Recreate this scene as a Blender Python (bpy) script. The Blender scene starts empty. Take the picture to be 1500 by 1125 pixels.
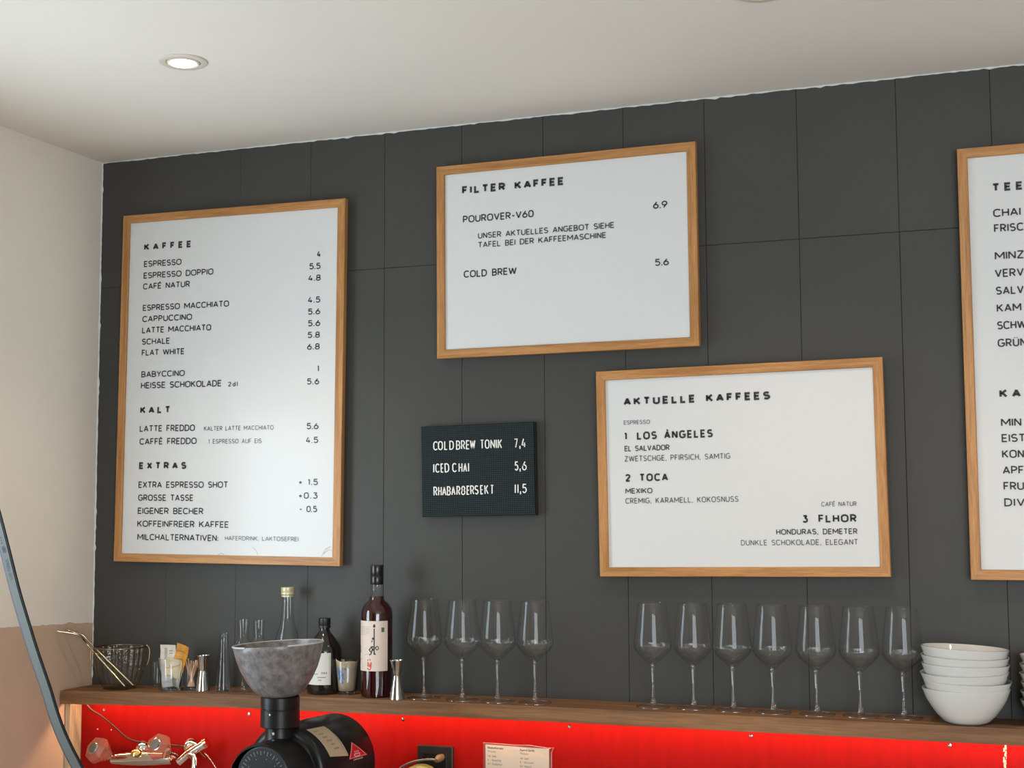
import bpy, bmesh, math, random
from mathutils import Vector, Matrix
random.seed(7)
PI = math.pi
SC = bpy.context.scene
COL = SC.collection

# ------------------------------------------------------------------ camera
CAM = Vector((2.5949, -3.4549, 1.7500)); FPX = 2084.1
YAW, PIT, ROL = -0.3600, 0.08849, -0.0046
_f = Vector((math.sin(YAW)*math.cos(PIT), math.cos(YAW)*math.cos(PIT), math.sin(PIT)))
_r = Vector((math.cos(YAW), -math.sin(YAW), 0)); _u = _r.cross(_f)
_c, _s = math.cos(ROL), math.sin(ROL)
CR, CU, CF = _c*_r + _s*_u, -_s*_r + _c*_u, _f
cd = bpy.data.cameras.new('camera'); cam = bpy.data.objects.new('camera', cd); COL.objects.link(cam)
cam.matrix_world = Matrix(((CR.x, CU.x, -CF.x, CAM.x), (CR.y, CU.y, -CF.y, CAM.y), (CR.z, CU.z, -CF.z, CAM.z), (0, 0, 0, 1)))
cd.sensor_width = 36; cd.lens = FPX/1500*36; cd.clip_start = 0.05
SC.camera = cam

def at(px, py, Y=None, Z=None, X=None):
    "point of the room seen at a pixel of the 1500x1125 photograph, on a plane"
    d = CR*((px-750)/FPX) - CU*((py-562.5)/FPX) + CF
    if Y is not None: t = (Y-CAM.y)/d.y
    elif Z is not None: t = (Z-CAM.z)/d.z
    else: t = (X-CAM.x)/d.x
    return CAM + d*t

# ------------------------------------------------------------------ world, lights, exposure
SC.view_settings.view_transform = 'Standard'; SC.view_settings.look = 'None'
SC.view_settings.exposure = -0.18; SC.view_settings.gamma = 1.0; SC.view_settings.use_curve_mapping = False
SC.cycles.use_denoising = True
SC.cycles.max_bounces = 10; SC.cycles.diffuse_bounces = 4; SC.cycles.glossy_bounces = 5
SC.cycles.transmission_bounces = 10; SC.cycles.transparent_max_bounces = 40
SC.cycles.sample_clamp_indirect = 6.0
SC.cycles.caustics_reflective = False; SC.cycles.caustics_refractive = False
w = bpy.data.worlds.new('world'); SC.world = w; w.use_nodes = True
w.node_tree.nodes['Background'].inputs[0].default_value = (0.78, 0.89, 1.0, 1)
w.node_tree.nodes['Background'].inputs[1].default_value = 1.2

def area(name, loc, rot, sx, sy, power, color):
    l = bpy.data.lights.new(name, 'AREA'); l.shape = 'RECTANGLE'; l.size = sx; l.size_y = sy
    l.energy = power; l.color = color
    o = bpy.data.objects.new(name, l); COL.objects.link(o); o.location = loc; o.rotation_euler = rot
    return o
# daylight in the two window openings: the street front behind the camera, the side window left
area('front_window_daylight', (4.4, -5.45, 1.60), (PI/2, 0, 0), 2.8, 2.2, 205, (0.86, 0.94, 1.0))
area('side_window_daylight', (-0.05, -1.22, 1.62), (0, -PI/2, 0), .95, .76, 26, (0.72, 0.90, 1.0))
SPOTS = [(0.765, -0.731), (2.09, -0.690), (0.765, -2.35), (2.09, -2.35), (3.4, -0.69), (3.4, -2.35), (2.09, -4.0), (3.4, -4.0)]
ZC = 2.782
def spot(x, y, p=38):
    l = bpy.data.lights.new('downlight_beam', 'SPOT'); l.energy = p; l.color = (1.0, 0.76, 0.52)
    l.spot_size = math.radians(115); l.spot_blend = 0.8; l.shadow_soft_size = 0.025
    o = bpy.data.objects.new('downlight_beam', l); COL.objects.link(o); o.location = (x, y, ZC-0.012)
for x, y in SPOTS: spot(x, y)

# ------------------------------------------------------------------ helpers
class MB:
    def __init__(s): s.v = []; s.f = []; s.mi = []; s.m = 0
    def add(s, vs, fs):
        n = len(s.v); s.v += [tuple(p) for p in vs]
        for f in fs: s.f.append(tuple(i+n for i in f)); s.mi.append(s.m)
        return s
    def box(s, a, b):
        x0, y0, z0 = a; x1, y1, z1 = b
        return s.add([(x0,y0,z0),(x1,y0,z0),(x1,y1,z0),(x0,y1,z0),(x0,y0,z1),(x1,y0,z1),(x1,y1,z1),(x0,y1,z1)],
              [(0,3,2,1),(4,5,6,7),(0,1,5,4),(1,2,6,5),(2,3,7,6),(3,0,4,7)])
    def lathe(s, prof, n=40, mat=None, cx=0, cy=0, mod=None):
        "prof: (r, z) list; r=0 ends are closed with a pole"
        base = len(s.v); rings = []
        for r, z in prof:
            if r < 1e-6:
                s.v.append((cx, cy, z)); rings.append([len(s.v)-1]); continue
            ring = []
            for i in range(n):
                a = 2*PI*i/n; rr = r*(mod(a, z) if mod else 1)
                s.v.append((cx+rr*math.cos(a), cy+rr*math.sin(a), z)); ring.append(len(s.v)-1)
            rings.append(ring)
        for A, B in zip(rings, rings[1:]):
            for i in range(n):
                j = (i+1) % n
                if len(A) == 1 and len(B) == 1: continue
                if len(A) == 1: f = (A[0], B[j], B[i])
                elif len(B) == 1: f = (A[i], A[j], B[0])
                else: f = (A[i], A[j], B[j], B[i])
                s.f.append(f); s.mi.append(s.m)
        if mat is not None:
            for k in range(base, len(s.v)): s.v[k] = tuple(mat @ Vector(s.v[k]))
        return s
    def tube(s, pts, r, n=10, cap=True):
        pts = [Vector(p) for p in pts]; rs = r if isinstance(r, (list, tuple)) else [r]*len(pts)
        up = None; rings = []
        for i, p in enumerate(pts):
            t = (pts[min(i+1, len(pts)-1)] - pts[max(i-1, 0)]).normalized()
            if up is None:
                up = Vector((0, 0, 1)) if abs(t.z) < .9 else Vector((1, 0, 0))
            a = t.cross(up).normalized(); b = a.cross(t).normalized(); up = b
            ring = []
            for k in range(n):
                q = 2*PI*k/n; s.v.append(tuple(p + (a*math.cos(q) + b*math.sin(q))*rs[i])); ring.append(len(s.v)-1)
            rings.append(ring)
        for A, B in zip(rings, rings[1:]):
            for k in range(n):
                j = (k+1) % n; s.f.append((A[k], A[j], B[j], B[k])); s.mi.append(s.m)
        if cap:
            s.f.append(tuple(reversed(rings[0]))); s.mi.append(s.m); s.f.append(tuple(rings[-1])); s.mi.append(s.m)
        return s
    def obj(s, name, mats, parent=None, smooth=0, loc=None, bevel=0):
        me = bpy.data.meshes.new(name); me.from_pydata(s.v, [], s.f)
        if not isinstance(mats, (list, tuple)): mats = [mats]
        for m in mats: me.materials.append(m)
        me.polygons.foreach_set('material_index', s.mi); me.update()
        if smooth:
            bm = bmesh.new(); bm.from_mesh(me); bmesh.ops.remove_doubles(bm, verts=bm.verts, dist=1e-6)
            bmesh.ops.recalc_face_normals(bm, faces=bm.faces); bm.to_mesh(me); bm.free()
            for p in me.polygons: p.use_smooth = True
            me.set_sharp_from_angle(angle=math.radians(smooth))
        o = bpy.data.objects.new(name, me); COL.objects.link(o)
        if parent: o.parent = parent
        if loc: o.location = loc
        if bevel:
            b = o.modifiers.new('bevel', 'BEVEL'); b.width = bevel; b.segments = 2; b.limit_method = 'ANGLE'
        return o

def tag(o, label=None, cat=None, group=None, kind=None):
    if label: o['label'] = label
    if cat: o['category'] = cat
    if group: o['group'] = group
    if kind: o['kind'] = kind
    return o
def thing(name, label, cat, loc=(0, 0, 0), rz=0, group=None):
    o = bpy.data.objects.new(name, None); COL.objects.link(o); o.location = loc; o.rotation_euler = (0, 0, rz)
    o.empty_display_size = .02
    return tag(o, label, cat, group)
def copy_tree(o, parent=None):
    c = o.copy(); COL.objects.link(c); c.parent = parent
    for ch in list(o.children): copy_tree(ch, c)
    return c

# ------------------------------------------------------------------ materials
def new_mat(name):
    m = bpy.data.materials.new(name); m.use_nodes = True; nt = m.node_tree; nt.nodes.clear()
    out = nt.nodes.new('ShaderNodeOutputMaterial'); return m, nt, out
def principled(name, col, rough=.5, metal=0, var=0, scale=20, bump=0, bscale=80, coat=0, spec=.5, stretch=None, col2=None, wob=0, trans=0, ior=1.5):
    m, nt, out = new_mat(name); N = nt.nodes.new; K = nt.links.new
    p = N('ShaderNodeBsdfPrincipled'); K(p.outputs[0], out.inputs[0])
    p.inputs['Roughness'].default_value = rough; p.inputs['Metallic'].default_value = metal
    p.inputs['Coat Weight'].default_value = coat; p.inputs['Specular IOR Level'].default_value = spec
    p.inputs['Transmission Weight'].default_value = trans; p.inputs['IOR'].default_value = ior
    p.inputs['Base Color'].default_value = (*col, 1)
    tc = N('ShaderNodeTexCoord'); mp = N('ShaderNodeMapping'); K(tc.outputs['Object'], mp.inputs[0])
    if stretch: mp.inputs['Scale'].default_value = stretch
    if var or col2:
        n = N('ShaderNodeTexNoise'); n.inputs['Scale'].default_value = scale; n.inputs['Detail'].default_value = 6
        n.inputs['Distortion'].default_value = wob
        K(mp.outputs[0], n.inputs['Vector'])
        r = N('ShaderNodeValToRGB'); K(n.outputs['Fac'], r.inputs[0]); K(r.outputs[0], p.inputs['Base Color'])
        c2 = col2 or tuple(c*(1-var) for c in col); c1 = col if col2 else tuple(min(1, c*(1+var)) for c in col)
        r.color_ramp.elements[0].position = .32; r.color_ramp.elements[0].color = (*c2, 1)
        r.color_ramp.elements[1].position = .68; r.color_ramp.elements[1].color = (*c1, 1)
    if bump:
        n = N('ShaderNodeTexNoise'); n.inputs['Scale'].default_value = bscale; n.inputs['Detail'].default_value = 4
        K(mp.outputs[0], n.inputs['Vector']); b = N('ShaderNodeBump'); b.inputs['Strength'].default_value = bump
        b.inputs['Distance'].default_value = .002; K(n.outputs['Fac'], b.inputs['Height']); K(b.outputs[0], p.inputs['Normal'])
    return m
def wood(name, light, dark, rough=.45, sc=1.0, axis=0):
    "grain runs along the local X of each piece"
    m, nt, out = new_mat(name); N = nt.nodes.new; K = nt.links.new
    p = N('ShaderNodeBsdfPrincipled'); K(p.outputs[0], out.inputs[0]); p.inputs['Roughness'].default_value = rough
    tc = N('ShaderNodeTexCoord'); mp = N('ShaderNodeMapping'); K(tc.outputs['Object'], mp.inputs[0])
    s = [60*sc]*3; s[axis] = 2.5*sc; mp.inputs['Scale'].default_value = s
    oi = N('ShaderNodeObjectInfo'); mu = N('ShaderNodeVectorMath'); mu.operation = 'ADD'
    sm = N('ShaderNodeVectorMath'); sm.operation = 'SCALE'; sm.inputs[3].default_value = 37.0
    cb = N('ShaderNodeCombineXYZ'); K(oi.outputs['Random'], cb.inputs[0]); K(oi.outputs['Random'], cb.inputs[1]); K(cb.outputs[0], sm.inputs[0])
    K(mp.outputs[0], mu.inputs[0]); K(sm.outputs[0], mu.inputs[1])
    n = N('ShaderNodeTexNoise'); n.inputs['Scale'].default_value = 1.2; n.inputs['Detail'].default_value = 5; n.inputs['Distortion'].default_value = .6
    K(mu.outputs[0], n.inputs['Vector'])
    n2 = N('ShaderNodeTexNoise'); n2.inputs['Scale'].default_value = 9; n2.inputs['Detail'].default_value = 3; K(mu.outputs[0], n2.inputs['Vector'])
    r = N('ShaderNodeValToRGB'); r.color_ramp.elements[0].position = .35; r.color_ramp.elements[1].position = .62
    r.color_ramp.elements[0].color = (*dark, 1); r.color_ramp.elements[1].color = (*light, 1); K(n.outputs['Fac'], r.inputs[0])
    mx = N('ShaderNodeMix'); mx.data_type = 'RGBA'; mx.blend_type = 'MULTIPLY'; mx.inputs[0].default_value = .35
    r2 = N('ShaderNodeValToRGB'); r2.color_ramp.elements[0].position = .4; r2.color_ramp.elements[1].position = .55
    r2.color_ramp.elements[0].color = (.45, .4, .35, 1); K(n2.outputs['Fac'], r2.inputs[0])
    K(r.outputs[0], mx.inputs[6]); K(r2.outputs[0], mx.inputs[7]); K(mx.outputs[2], p.inputs['Base Color'])
    b = N('ShaderNodeBump'); b.inputs['Strength'].default_value = .25; b.inputs['Distance'].default_value = .0008
    K(n2.outputs['Fac'], b.inputs['Height']); K(b.outputs[0], p.inputs['Normal'])
    return m
def thin_glass(name, tint=(.97, .98, .98), edge=(.55, .58, .58), refl=1.6, rough=.01, base=.03, bump=0):
    "thin wall of glass: clear, mirroring and darker where it is seen edge on"
    m, nt, out = new_mat(name); N = nt.nodes.new; K = nt.links.new
    lw = N('ShaderNodeLayerWeight'); lw.inputs[0].default_value = .5
    pw = N('ShaderNodeMath'); pw.operation = 'POWER'; pw.inputs[1].default_value = 5; K(lw.outputs['Facing'], pw.inputs[0])
    mr = N('ShaderNodeMath'); mr.operation = 'MULTIPLY_ADD'; mr.inputs[1].default_value = .8; mr.inputs[2].default_value = base*refl; mr.use_clamp = True
    K(pw.outputs[0], mr.inputs[0])
    p2 = N('ShaderNodeMath'); p2.operation = 'POWER'; p2.inputs[1].default_value = 4; K(lw.outputs['Facing'], p2.inputs[0])
    mc = N('ShaderNodeMix'); mc.data_type = 'RGBA'; K(p2.outputs[0], mc.inputs[0]); mc.inputs[6].default_value = (*tint, 1); mc.inputs[7].default_value = (*edge, 1)
    tr = N('ShaderNodeBsdfTransparent'); K(mc.outputs[2], tr.inputs[0])
    gl = N('ShaderNodeBsdfGlossy'); gl.inputs['Roughness'].default_value = rough
    if bump:
        tc = N('ShaderNodeTexCoord'); nz = N('ShaderNodeTexNoise'); nz.inputs['Scale'].default_value = 90; nz.inputs['Detail'].default_value = 2; K(tc.outputs['Object'], nz.inputs['Vector'])
        bu = N('ShaderNodeBump'); bu.inputs['Strength'].default_value = bump; bu.inputs['Distance'].default_value = .006; K(nz.outputs['Fac'], bu.inputs['Height']); K(bu.outputs[0], gl.inputs['Normal'])
    mx = N('ShaderNodeMixShader'); K(mr.outputs[0], mx.inputs[0]); K(tr.outputs[0], mx.inputs[1]); K(gl.outputs[0], mx.inputs[2]); K(mx.outputs[0], out.inputs[0])
    return m
def emit(name, col, st):
    m, nt, out = new_mat(name); e = nt.nodes.new('ShaderNodeEmission'); e.inputs[0].default_value = (*col, 1); e.inputs[1].default_value = st
    nt.links.new(e.outputs[0], out.inputs[0]); return m
def solid_glass(name, col=(1, 1, 1), ior=1.5):
    m, nt, out = new_mat(name); g = nt.nodes.new('ShaderNodeBsdfGlass'); g.inputs['Color'].default_value = (*col, 1); g.inputs['IOR'].default_value = ior
    g.inputs['Roughness'].default_value = 0.0; nt.links.new(g.outputs[0], out.inputs[0]); return m
def murky(name, col, tcol, alpha, rough=.1, gloss=.05, noise=0, coldark=None, nscale=30):
    "half clear stuff: part paint-like, part see-through"
    m, nt, out = new_mat(name); N = nt.nodes.new; K = nt.links.new
    p = N('ShaderNodeBsdfPrincipled'); p.inputs['Base Color'].default_value = (*col, 1); p.inputs['Roughness'].default_value = rough
    tr = N('ShaderNodeBsdfTransparent'); tr.inputs[0].default_value = (*tcol, 1)
    mx = N('ShaderNodeMixShader'); mx.inputs[0].default_value = alpha; K(tr.outputs[0], mx.inputs[1]); K(p.outputs[0], mx.inputs[2]); K(mx.outputs[0], out.inputs[0])
    if noise:
        tc = N('ShaderNodeTexCoord'); n = N('ShaderNodeTexNoise'); n.inputs['Scale'].default_value = nscale; n.inputs['Detail'].default_value = 8; n.inputs['Roughness'].default_value = .7
        K(tc.outputs['Object'], n.inputs['Vector']); r = N('ShaderNodeValToRGB'); K(n.outputs['Fac'], r.inputs[0])
        r.color_ramp.elements[0].position = .35; r.color_ramp.elements[1].position = .65
        r.color_ramp.elements[0].color = (*(coldark or col), 1); r.color_ramp.elements[1].color = (*col, 1); K(r.outputs[0], p.inputs['Base Color'])
    return m

M = dict(
    wall=principled('grey_wall_paint', (.053, .0528, .0484), .5, var=.06, scale=3, bump=.15, bscale=140, spec=.25),
    joint=principled('painted_joint', (.040, .041, .038), .7),
    room=principled('room_walls', (.30, .27, .24), .8),
    white=principled('white_plaster', (.80, .74, .66), .85, var=.02, scale=4, bump=.35, bscale=160),
    ceil=principled('ceiling_plaster', (.88, .835, .77), .8, var=.015, scale=2, bump=.15, bscale=120),
    tan=principled('tan_paint', (.56, .40, .29), .7, var=.04, scale=6, bump=.2, bscale=160),
    caulk=principled('white_caulk', (.62, .65, .63), .6, bump=.4, bscale=90),
    floor=principled('floor_boards', (.34, .27, .20), .5, var=.3, scale=4),
    oak=wood('oak_frame', (.50, .245, .080), (.36, .155, .042), .45),
    shelf=wood('oak_shelf', (.26, .125, .050), (.14, .062, .023), .65, .6),
    cream=wood('cream_board', (.62, .50, .34), (.52, .42, .28), .5, .7, 2),
    red=principled('red_lacquer_board', (.27, .0034, .0024), .5, var=.07, scale=5, bump=.12, bscale=40, stretch=(9, 9, 1.2), spec=.12),
    paper=principled('white_sheet', (.68, .685, .68), .55, bump=.1, bscale=9),
    ink=principled('black_ink', (.025, .025, .027), .6),
    ink2=principled('grey_ink', (.06, .06, .062), .6),
    ink3=principled('light_grey_ink', (.13, .13, .135), .6),
    pane=thin_glass('acrylic_pane', (.99, .99, .99), (.95, .95, .95), 1.0, .20, .009),
    glass=thin_glass('drinking_glass', (.995, .995, .995), (.75, .77, .77), 1.0, .01, .028), glasst=thin_glass('thick_glass', (.96, .97, .97), (.50, .53, .52), 1.0, .01, .045),
    sglass=solid_glass('solid_glass'),
    footg=thin_glass('glass_foot', (.995, .995, .995), (.95, .95, .95), 1.0, .02, .14, .9),
    wavy=thin_glass('wavy_thick_glass', (.985, .985, .985), (.88, .87, .85), 1.0, .0, .05, 1.0),
    smoke=thin_glass('smoked_ribbed_glass', (.965, .93, .86), (.26, .20, .13), 1.0, .03, .05, .5),
    steel=principled('polished_steel', (.62, .60, .56), .14, 1), chrome=principled('chrome', (.80, .78, .74), .07, 1),
    brass=principled('dark_brass_wire', (.30, .22, .14), .25, 1),
    black=principled('black_plastic', (.012, .012, .013), .35), blackg=principled('black_gloss', (.008, .008, .009), .25),
    blackm=principled('black_metal_paint', (.007, .007, .007), .33, bump=.1, bscale=300, spec=.28),
    porcelain=principled('white_porcelain', (.62, .62, .59), .10, coat=.5),
    boardf=principled('letter_board_felt', (.022, .034, .038), .6),
    letter=principled('white_plastic_letters', (.80, .79, .75), .4),
    cream_cap=principled('cream_metal_cap', (.62, .55, .36), .35, .3),
    label=principled('cream_paper_label', (.66, .54, .47), .6, bump=.1, bscale=100),
    labelw=principled('white_paper_label', (.62, .60, .54), .6),
    stick=principled('birch_sticks', (.60, .36, .22), .6, var=.25, scale=40),
)
m, nt, out = new_mat('letter_board_dots')      # grid of small peg holes pressed in the board: the shade inside them painted near-black, plus bump
N, K = nt.nodes.new, nt.links.new
p = N('ShaderNodeBsdfPrincipled'); p.inputs['Roughness'].default_value = .7; p.inputs['Specular IOR Level'].default_value = .15; K(p.outputs[0], out.inputs[0])
tc = N('ShaderNodeTexCoord'); sx = N('ShaderNodeSeparateXYZ'); K(tc.outputs['Object'], sx.inputs[0])
hs = []
for ax in (0, 2):
    a = N('ShaderNodeMath'); a.operation = 'MULTIPLY'; a.inputs[1].default_value = 2*PI/.0051; K(sx.outputs[ax], a.inputs[0])
    b = N('ShaderNodeMath'); b.operation = 'COSINE'; K(a.outputs[0], b.inputs[0]); hs.append(b)
ad = N('ShaderNodeMath'); ad.operation = 'ADD'; K(hs[0].outputs[0], ad.inputs[0]); K(hs[1].outputs[0], ad.inputs[1])
mr = N('ShaderNodeMapRange'); mr.inputs[1].default_value = .45; mr.inputs[2].default_value = .95; K(ad.outputs[0], mr.inputs[0])
mc = N('ShaderNodeMix'); mc.data_type = 'RGBA'; K(mr.outputs[0], mc.inputs[0]); mc.inputs[6].default_value = (.021, .031, .034, 1); mc.inputs[7].default_value = (.0005, .0008, .001, 1)
K(mc.outputs[2], p.inputs['Base Color']); bu = N('ShaderNodeBump'); bu.inputs['Distance'].default_value = .001; bu.invert = True; K(mr.outputs[0], bu.inputs['Height']); K(bu.outputs[0], p.inputs['Normal'])
M['dots'] = m

# ------------------------------------------------------------------ stroke lettering
def arc(cx, cy, rx, ry, a0, a1, n=10):
    return [(cx+rx*math.cos(math.radians(a0+(a1-a0)*i/n)), cy+ry*math.sin(math.radians(a0+(a1-a0)*i/n))) for i in range(n+1)]
W = dict(I=.02, J=.42, L=.42, E=.44, F=.42, T=.52, M=.74, W=.9, O=.64, C=.58, G=.62, Q=.64)
W.update({'1': .18, ' ': .34, '.': .02, ',': .06, ':': .02, "'": .02, '-': .3, '+': .38, 'l': .02, 'd': .4, '2': .48, 'K': .54, 'A': .6, 'V': .58, 'Ä': .6, 'Á': .6, 'É': .44, 'È': .44, 'Z': .5, 'R': .5, 'P': .48, 'B': .5, 'S': .5, 'X': .54, 'D': .56, 'U': .54, 'Ü': .54})
def glyph(c):
    w = W.get(c, .52)
    if c in 'ÉÈÁÜ':
        b = {'É': 'E', 'È': 'E', 'Á': 'A', 'Ü': 'U'}[c]; g, _ = glyph(b); x = w/2
        if c == 'Ü': return g+[[(x-.14, 1.14), (x-.14, 1.24)], [(x+.14, 1.14), (x+.14, 1.24)]], w
        s = -1 if c == 'È' else 1
        return g+[[(x-.04*s, 1.13), (x+.09*s, 1.29)]], w
    h = w/2
    g = {
     'A': [[(0, 0), (h, 1), (w, 0)], [(.12, .3), (w-.12, .3)]],
     'B': [[(0, .5), (w-.27, .5)]+arc(w-.27, .75, .23, .25, -90, 90, 8)+[(0, 1), (0, 0), (w-.26, 0)]+arc(w-.26, .25, .26, .25, -90, 90, 8)],
     'C': [arc(.32, .5+.18, .32, .32, 35, 180, 9)+arc(.32, .32, .32, .32, 180, 325, 9)],
     'D': [[(0, 0), (0, 1), (w-.34, 1)]+arc(w-.34, .62, .34, .38, 90, 0, 7)+arc(w-.34, .38, .34, .38, 0, -90, 7)+[(0, 0)]],
     'E': [[(w, 1), (0, 1), (0, 0), (w, 0)], [(0, .5), (w-.05, .5)]],
     'F': [[(w, 1), (0, 1), (0, 0)], [(0, .5), (w-.06, .5)]],
     'G': [arc(.32, .68, .32, .32, 35, 180, 9)+arc(.32, .32, .32, .32, 180, 360, 12)+[(.64, .45), (.34, .45)]],
     'H': [[(0, 0), (0, 1)], [(w, 0), (w, 1)], [(0, .5), (w, .5)]],
     'I': [[(w/2, 0), (w/2, 1)]], 'J': [[(w, 1), (w, .25)]+arc(w-.22, .24, .22, .24, 0, -160, 7)],
     'K': [[(0, 0), (0, 1)], [(w-.02, 1), (.02, .42)], [(.17, .58), (w, 0)]],
     'L': [[(0, 1), (0, 0), (w, 0)]], 'M': [[(0, 0), (0, 1), (h, .3), (w, 1), (w, 0)]], 'N': [[(0, 0), (0, 1), (w, 0), (w, 1)]],
     'O': [arc(.32, .68, .32, .32, 0, 180, 12)+arc(.32, .32, .32, .32, 180, 360, 12)+[(.64, .68)]],
     'P': [[(0, 0), (0, 1), (w-.27, 1)]+arc(w-.27, .73, .27, .27, 90, -90, 9)+[(0, .46)]],
     'R': [[(0, 0), (0, 1), (w-.28, 1)]+arc(w-.28, .73, .27, .27, 90, -90, 9)+[(0, .46)], [(w-.26, .46), (w, 0)]],
     'S': [arc(.25, .75, .24, .25, 30, 265, 11)+arc(.25, .26, .25, .26, 85, -150, 11)],
     'T': [[(0, 1), (w, 1)], [(h, 1), (h, 0)]], 'U': [[(0, 1), (0, .27)]+arc(h, .27, h, .27, 180, 360, 12)+[(w, 1)]],
     'V': [[(0, 1), (h, 0), (w, 1)]], 'W': [[(0, 1), (.22, 0), (.45, .95), (.68, 0), (.9, 1)]], 'X': [[(0, 0), (w, 1)], [(0, 1), (w, 0)]],
     'Y': [[(0, 1), (h, .45), (w, 1)], [(h, .45), (h, 0)]], 'Z': [[(0, 1), (w, 1), (0, 0), (w, 0)]],
     '0': [arc(.26, .72, .26, .28, 0, 180, 10)+arc(.26, .28, .26, .28, 180, 360, 10)+[(.52, .72)]],
     '1': [[(0, .82), (.14, 1), (.14, 0)]], '2': [arc(.24, .73, .24, .27, 165, -20, 9)+[(0, 0), (w, 0)]],
     '3': [[(.03, 1), (.46, 1), (.22, .6)]+arc(.24, .3, .26, .3, 80, -150, 10)], '4': [[(.26, 1), (0, .26), (.5, .26)], [(.36, .55), (.36, 0)]],
     '5': [[(.47, 1), (.08, 1), (.03, .56)]+arc(.24, .32, .26, .32, 120, -150, 11)], '6': [[(.36, 1), (.04, .44)], arc(.26, .3, .26, .3, 0, 360, 18)],
     '7': [[(0, 1), (.5, 1), (.16, 0)]], '8': [arc(.26, .75, .22, .25, 0, 360, 16), arc(.26, .26, .26, .26, 0, 360, 16)],
     '9': [[(.16, 0), (.48, .56)], arc(.26, .7, .26, .3, 0, 360, 18)], '.': [[(.01, -.06), (.01, .10)]], ':': [[(.01, -.02), (.01, .1)], [(.01, .5), (.01, .62)]],
     ',': [[(.05, .07), (.0, -.15)]], "'": [[(.01, .17), (.01, -.22)]], '-': [[(0, .42), (w, .42)]], '+': [[(0, .42), (w, .42)], [(h, .16), (h, .68)]],
     'l': [[(.01, 0), (.01, 1.1)]], 'd': [[(.4, 1.1), (.4, 0)], arc(.2, .32, .2, .32, 0, 360, 16)], ' ': [],
    }
    return g.get(c, []), w
def ribbon(pts, hw):
    "left and right offset points of a polyline, mitred"
    pts = [Vector((p[0], p[1])) for p in pts]
    closed = (pts[0]-pts[-1]).length < 1e-6
    L_, R_ = [], []
    n = len(pts)
    for i, p in enumerate(pts):
        a = pts[i-1] if i > 0 else (pts[-2] if closed else None)
        b = pts[i+1] if i < n-1 else (pts[1] if closed else None)
        d1 = (p-a).normalized() if a is not None else None; d2 = (b-p).normalized() if b is not None else None
        if d1 is None: d1 = d2
        if d2 is None: d2 = d1
        n1 = Vector((-d1.y, d1.x)); n2 = Vector((-d2.y, d2.x)); nn = n1+n2
        if nn.length < .05: nn = n1
        nn.normalize(); dn = nn.dot(n1); k = hw/dn if dn > .62 else hw*1.12
        L_.append(p+nn*k); R_.append(p-nn*k)
    return L_, R_
def draw(mb, lines, hw, fn, depth=0):
    "flat (or, with depth, solid) strokes; fn maps (u, v, out) to a point"
    parts = []
    for pts in lines:                                   # sharp turns are laid as two overlapping strokes
        cur = [pts[0]]
        for i in range(1, len(pts)):
            cur.append(pts[i])
            if i < len(pts)-1:
                a = Vector(pts[i])-Vector(pts[i-1]); b = Vector(pts[i+1])-Vector(pts[i])
                if a.length > 1e-7 and b.length > 1e-7 and a.to_2d().normalized().dot(b.to_2d().normalized()) < -.25: parts.append(cur); cur = [pts[i]]
        parts.append(cur)
    for pts in parts:
        if len(pts) < 2: continue
        A, B = ribbon(pts, hw); n = len(A)
        vs = [fn(p.x, p.y, 0) for p in A]+[fn(p.x, p.y, 0) for p in B]
        fs = [(i, i+n, i+n+1, i+1) for i in range(n-1)]
        if depth:
            vs += [fn(p.x, p.y, depth) for p in A]+[fn(p.x, p.y, depth) for p in B]
            o = 2*n; fs = [tuple(reversed(f)) for f in fs]+[tuple(i+o for i in f) for f in fs]
            fs += [(i, i+1, i+1+o, i+o) for i in range(n-1)]+[(i+n, i+n+o, i+n+1+o, i+n+1) for i in range(n-1)]
            fs += [(0, o, o+n, n), (n-1, 2*n-1, o+2*n-1, o+n-1)]
        mb.add(vs, fs)
def text_lines(t, x, y, width, cap, hw):
    "stroke polylines of a line of text fitted to a width"
    gl = [glyph(c) for c in t]; hs = hw*cap
    wsum = sum(g[1]*cap*(1-0) for g in gl)
    n = len(t)
    sp = (width-2*hs-wsum)/max(1, n-1) if n > 1 else 0
    sx = 1.0; bold = hw > .09; mx = cap*(.40 if bold else .27)
    if n > 1 and sp > mx: sx = min(1.18 if bold else 1.32, (width-2*hs-(n-1)*mx)/wsum); sp = (width-2*hs-wsum*sx)/(n-1)
    if n > 1 and sp < cap*.12: sx = (width-2*hs-(n-1)*cap*.12)/wsum; sp = cap*.12
    out = []; cx = x+hs
    if n == 1 and gl[0][1]*cap > 0: sx = max(.5, (width-2*hs)/(gl[0][1]*cap))
    for g, w_ in gl:
        for pl in g: out.append([(cx+px*cap*sx, y+hs+py*(cap-2*hs)) for px, py in pl])
        cx += w_*cap*sx+sp
    return out
# ================================================================== THE ROOM
def struct(o): return tag(o, kind='structure')
ZCEIL = 2.782
wb = MB().box((-.15, .004, 0), (6.0, .15, ZCEIL)).obj('wall_back', M['joint']); struct(wb)
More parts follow.
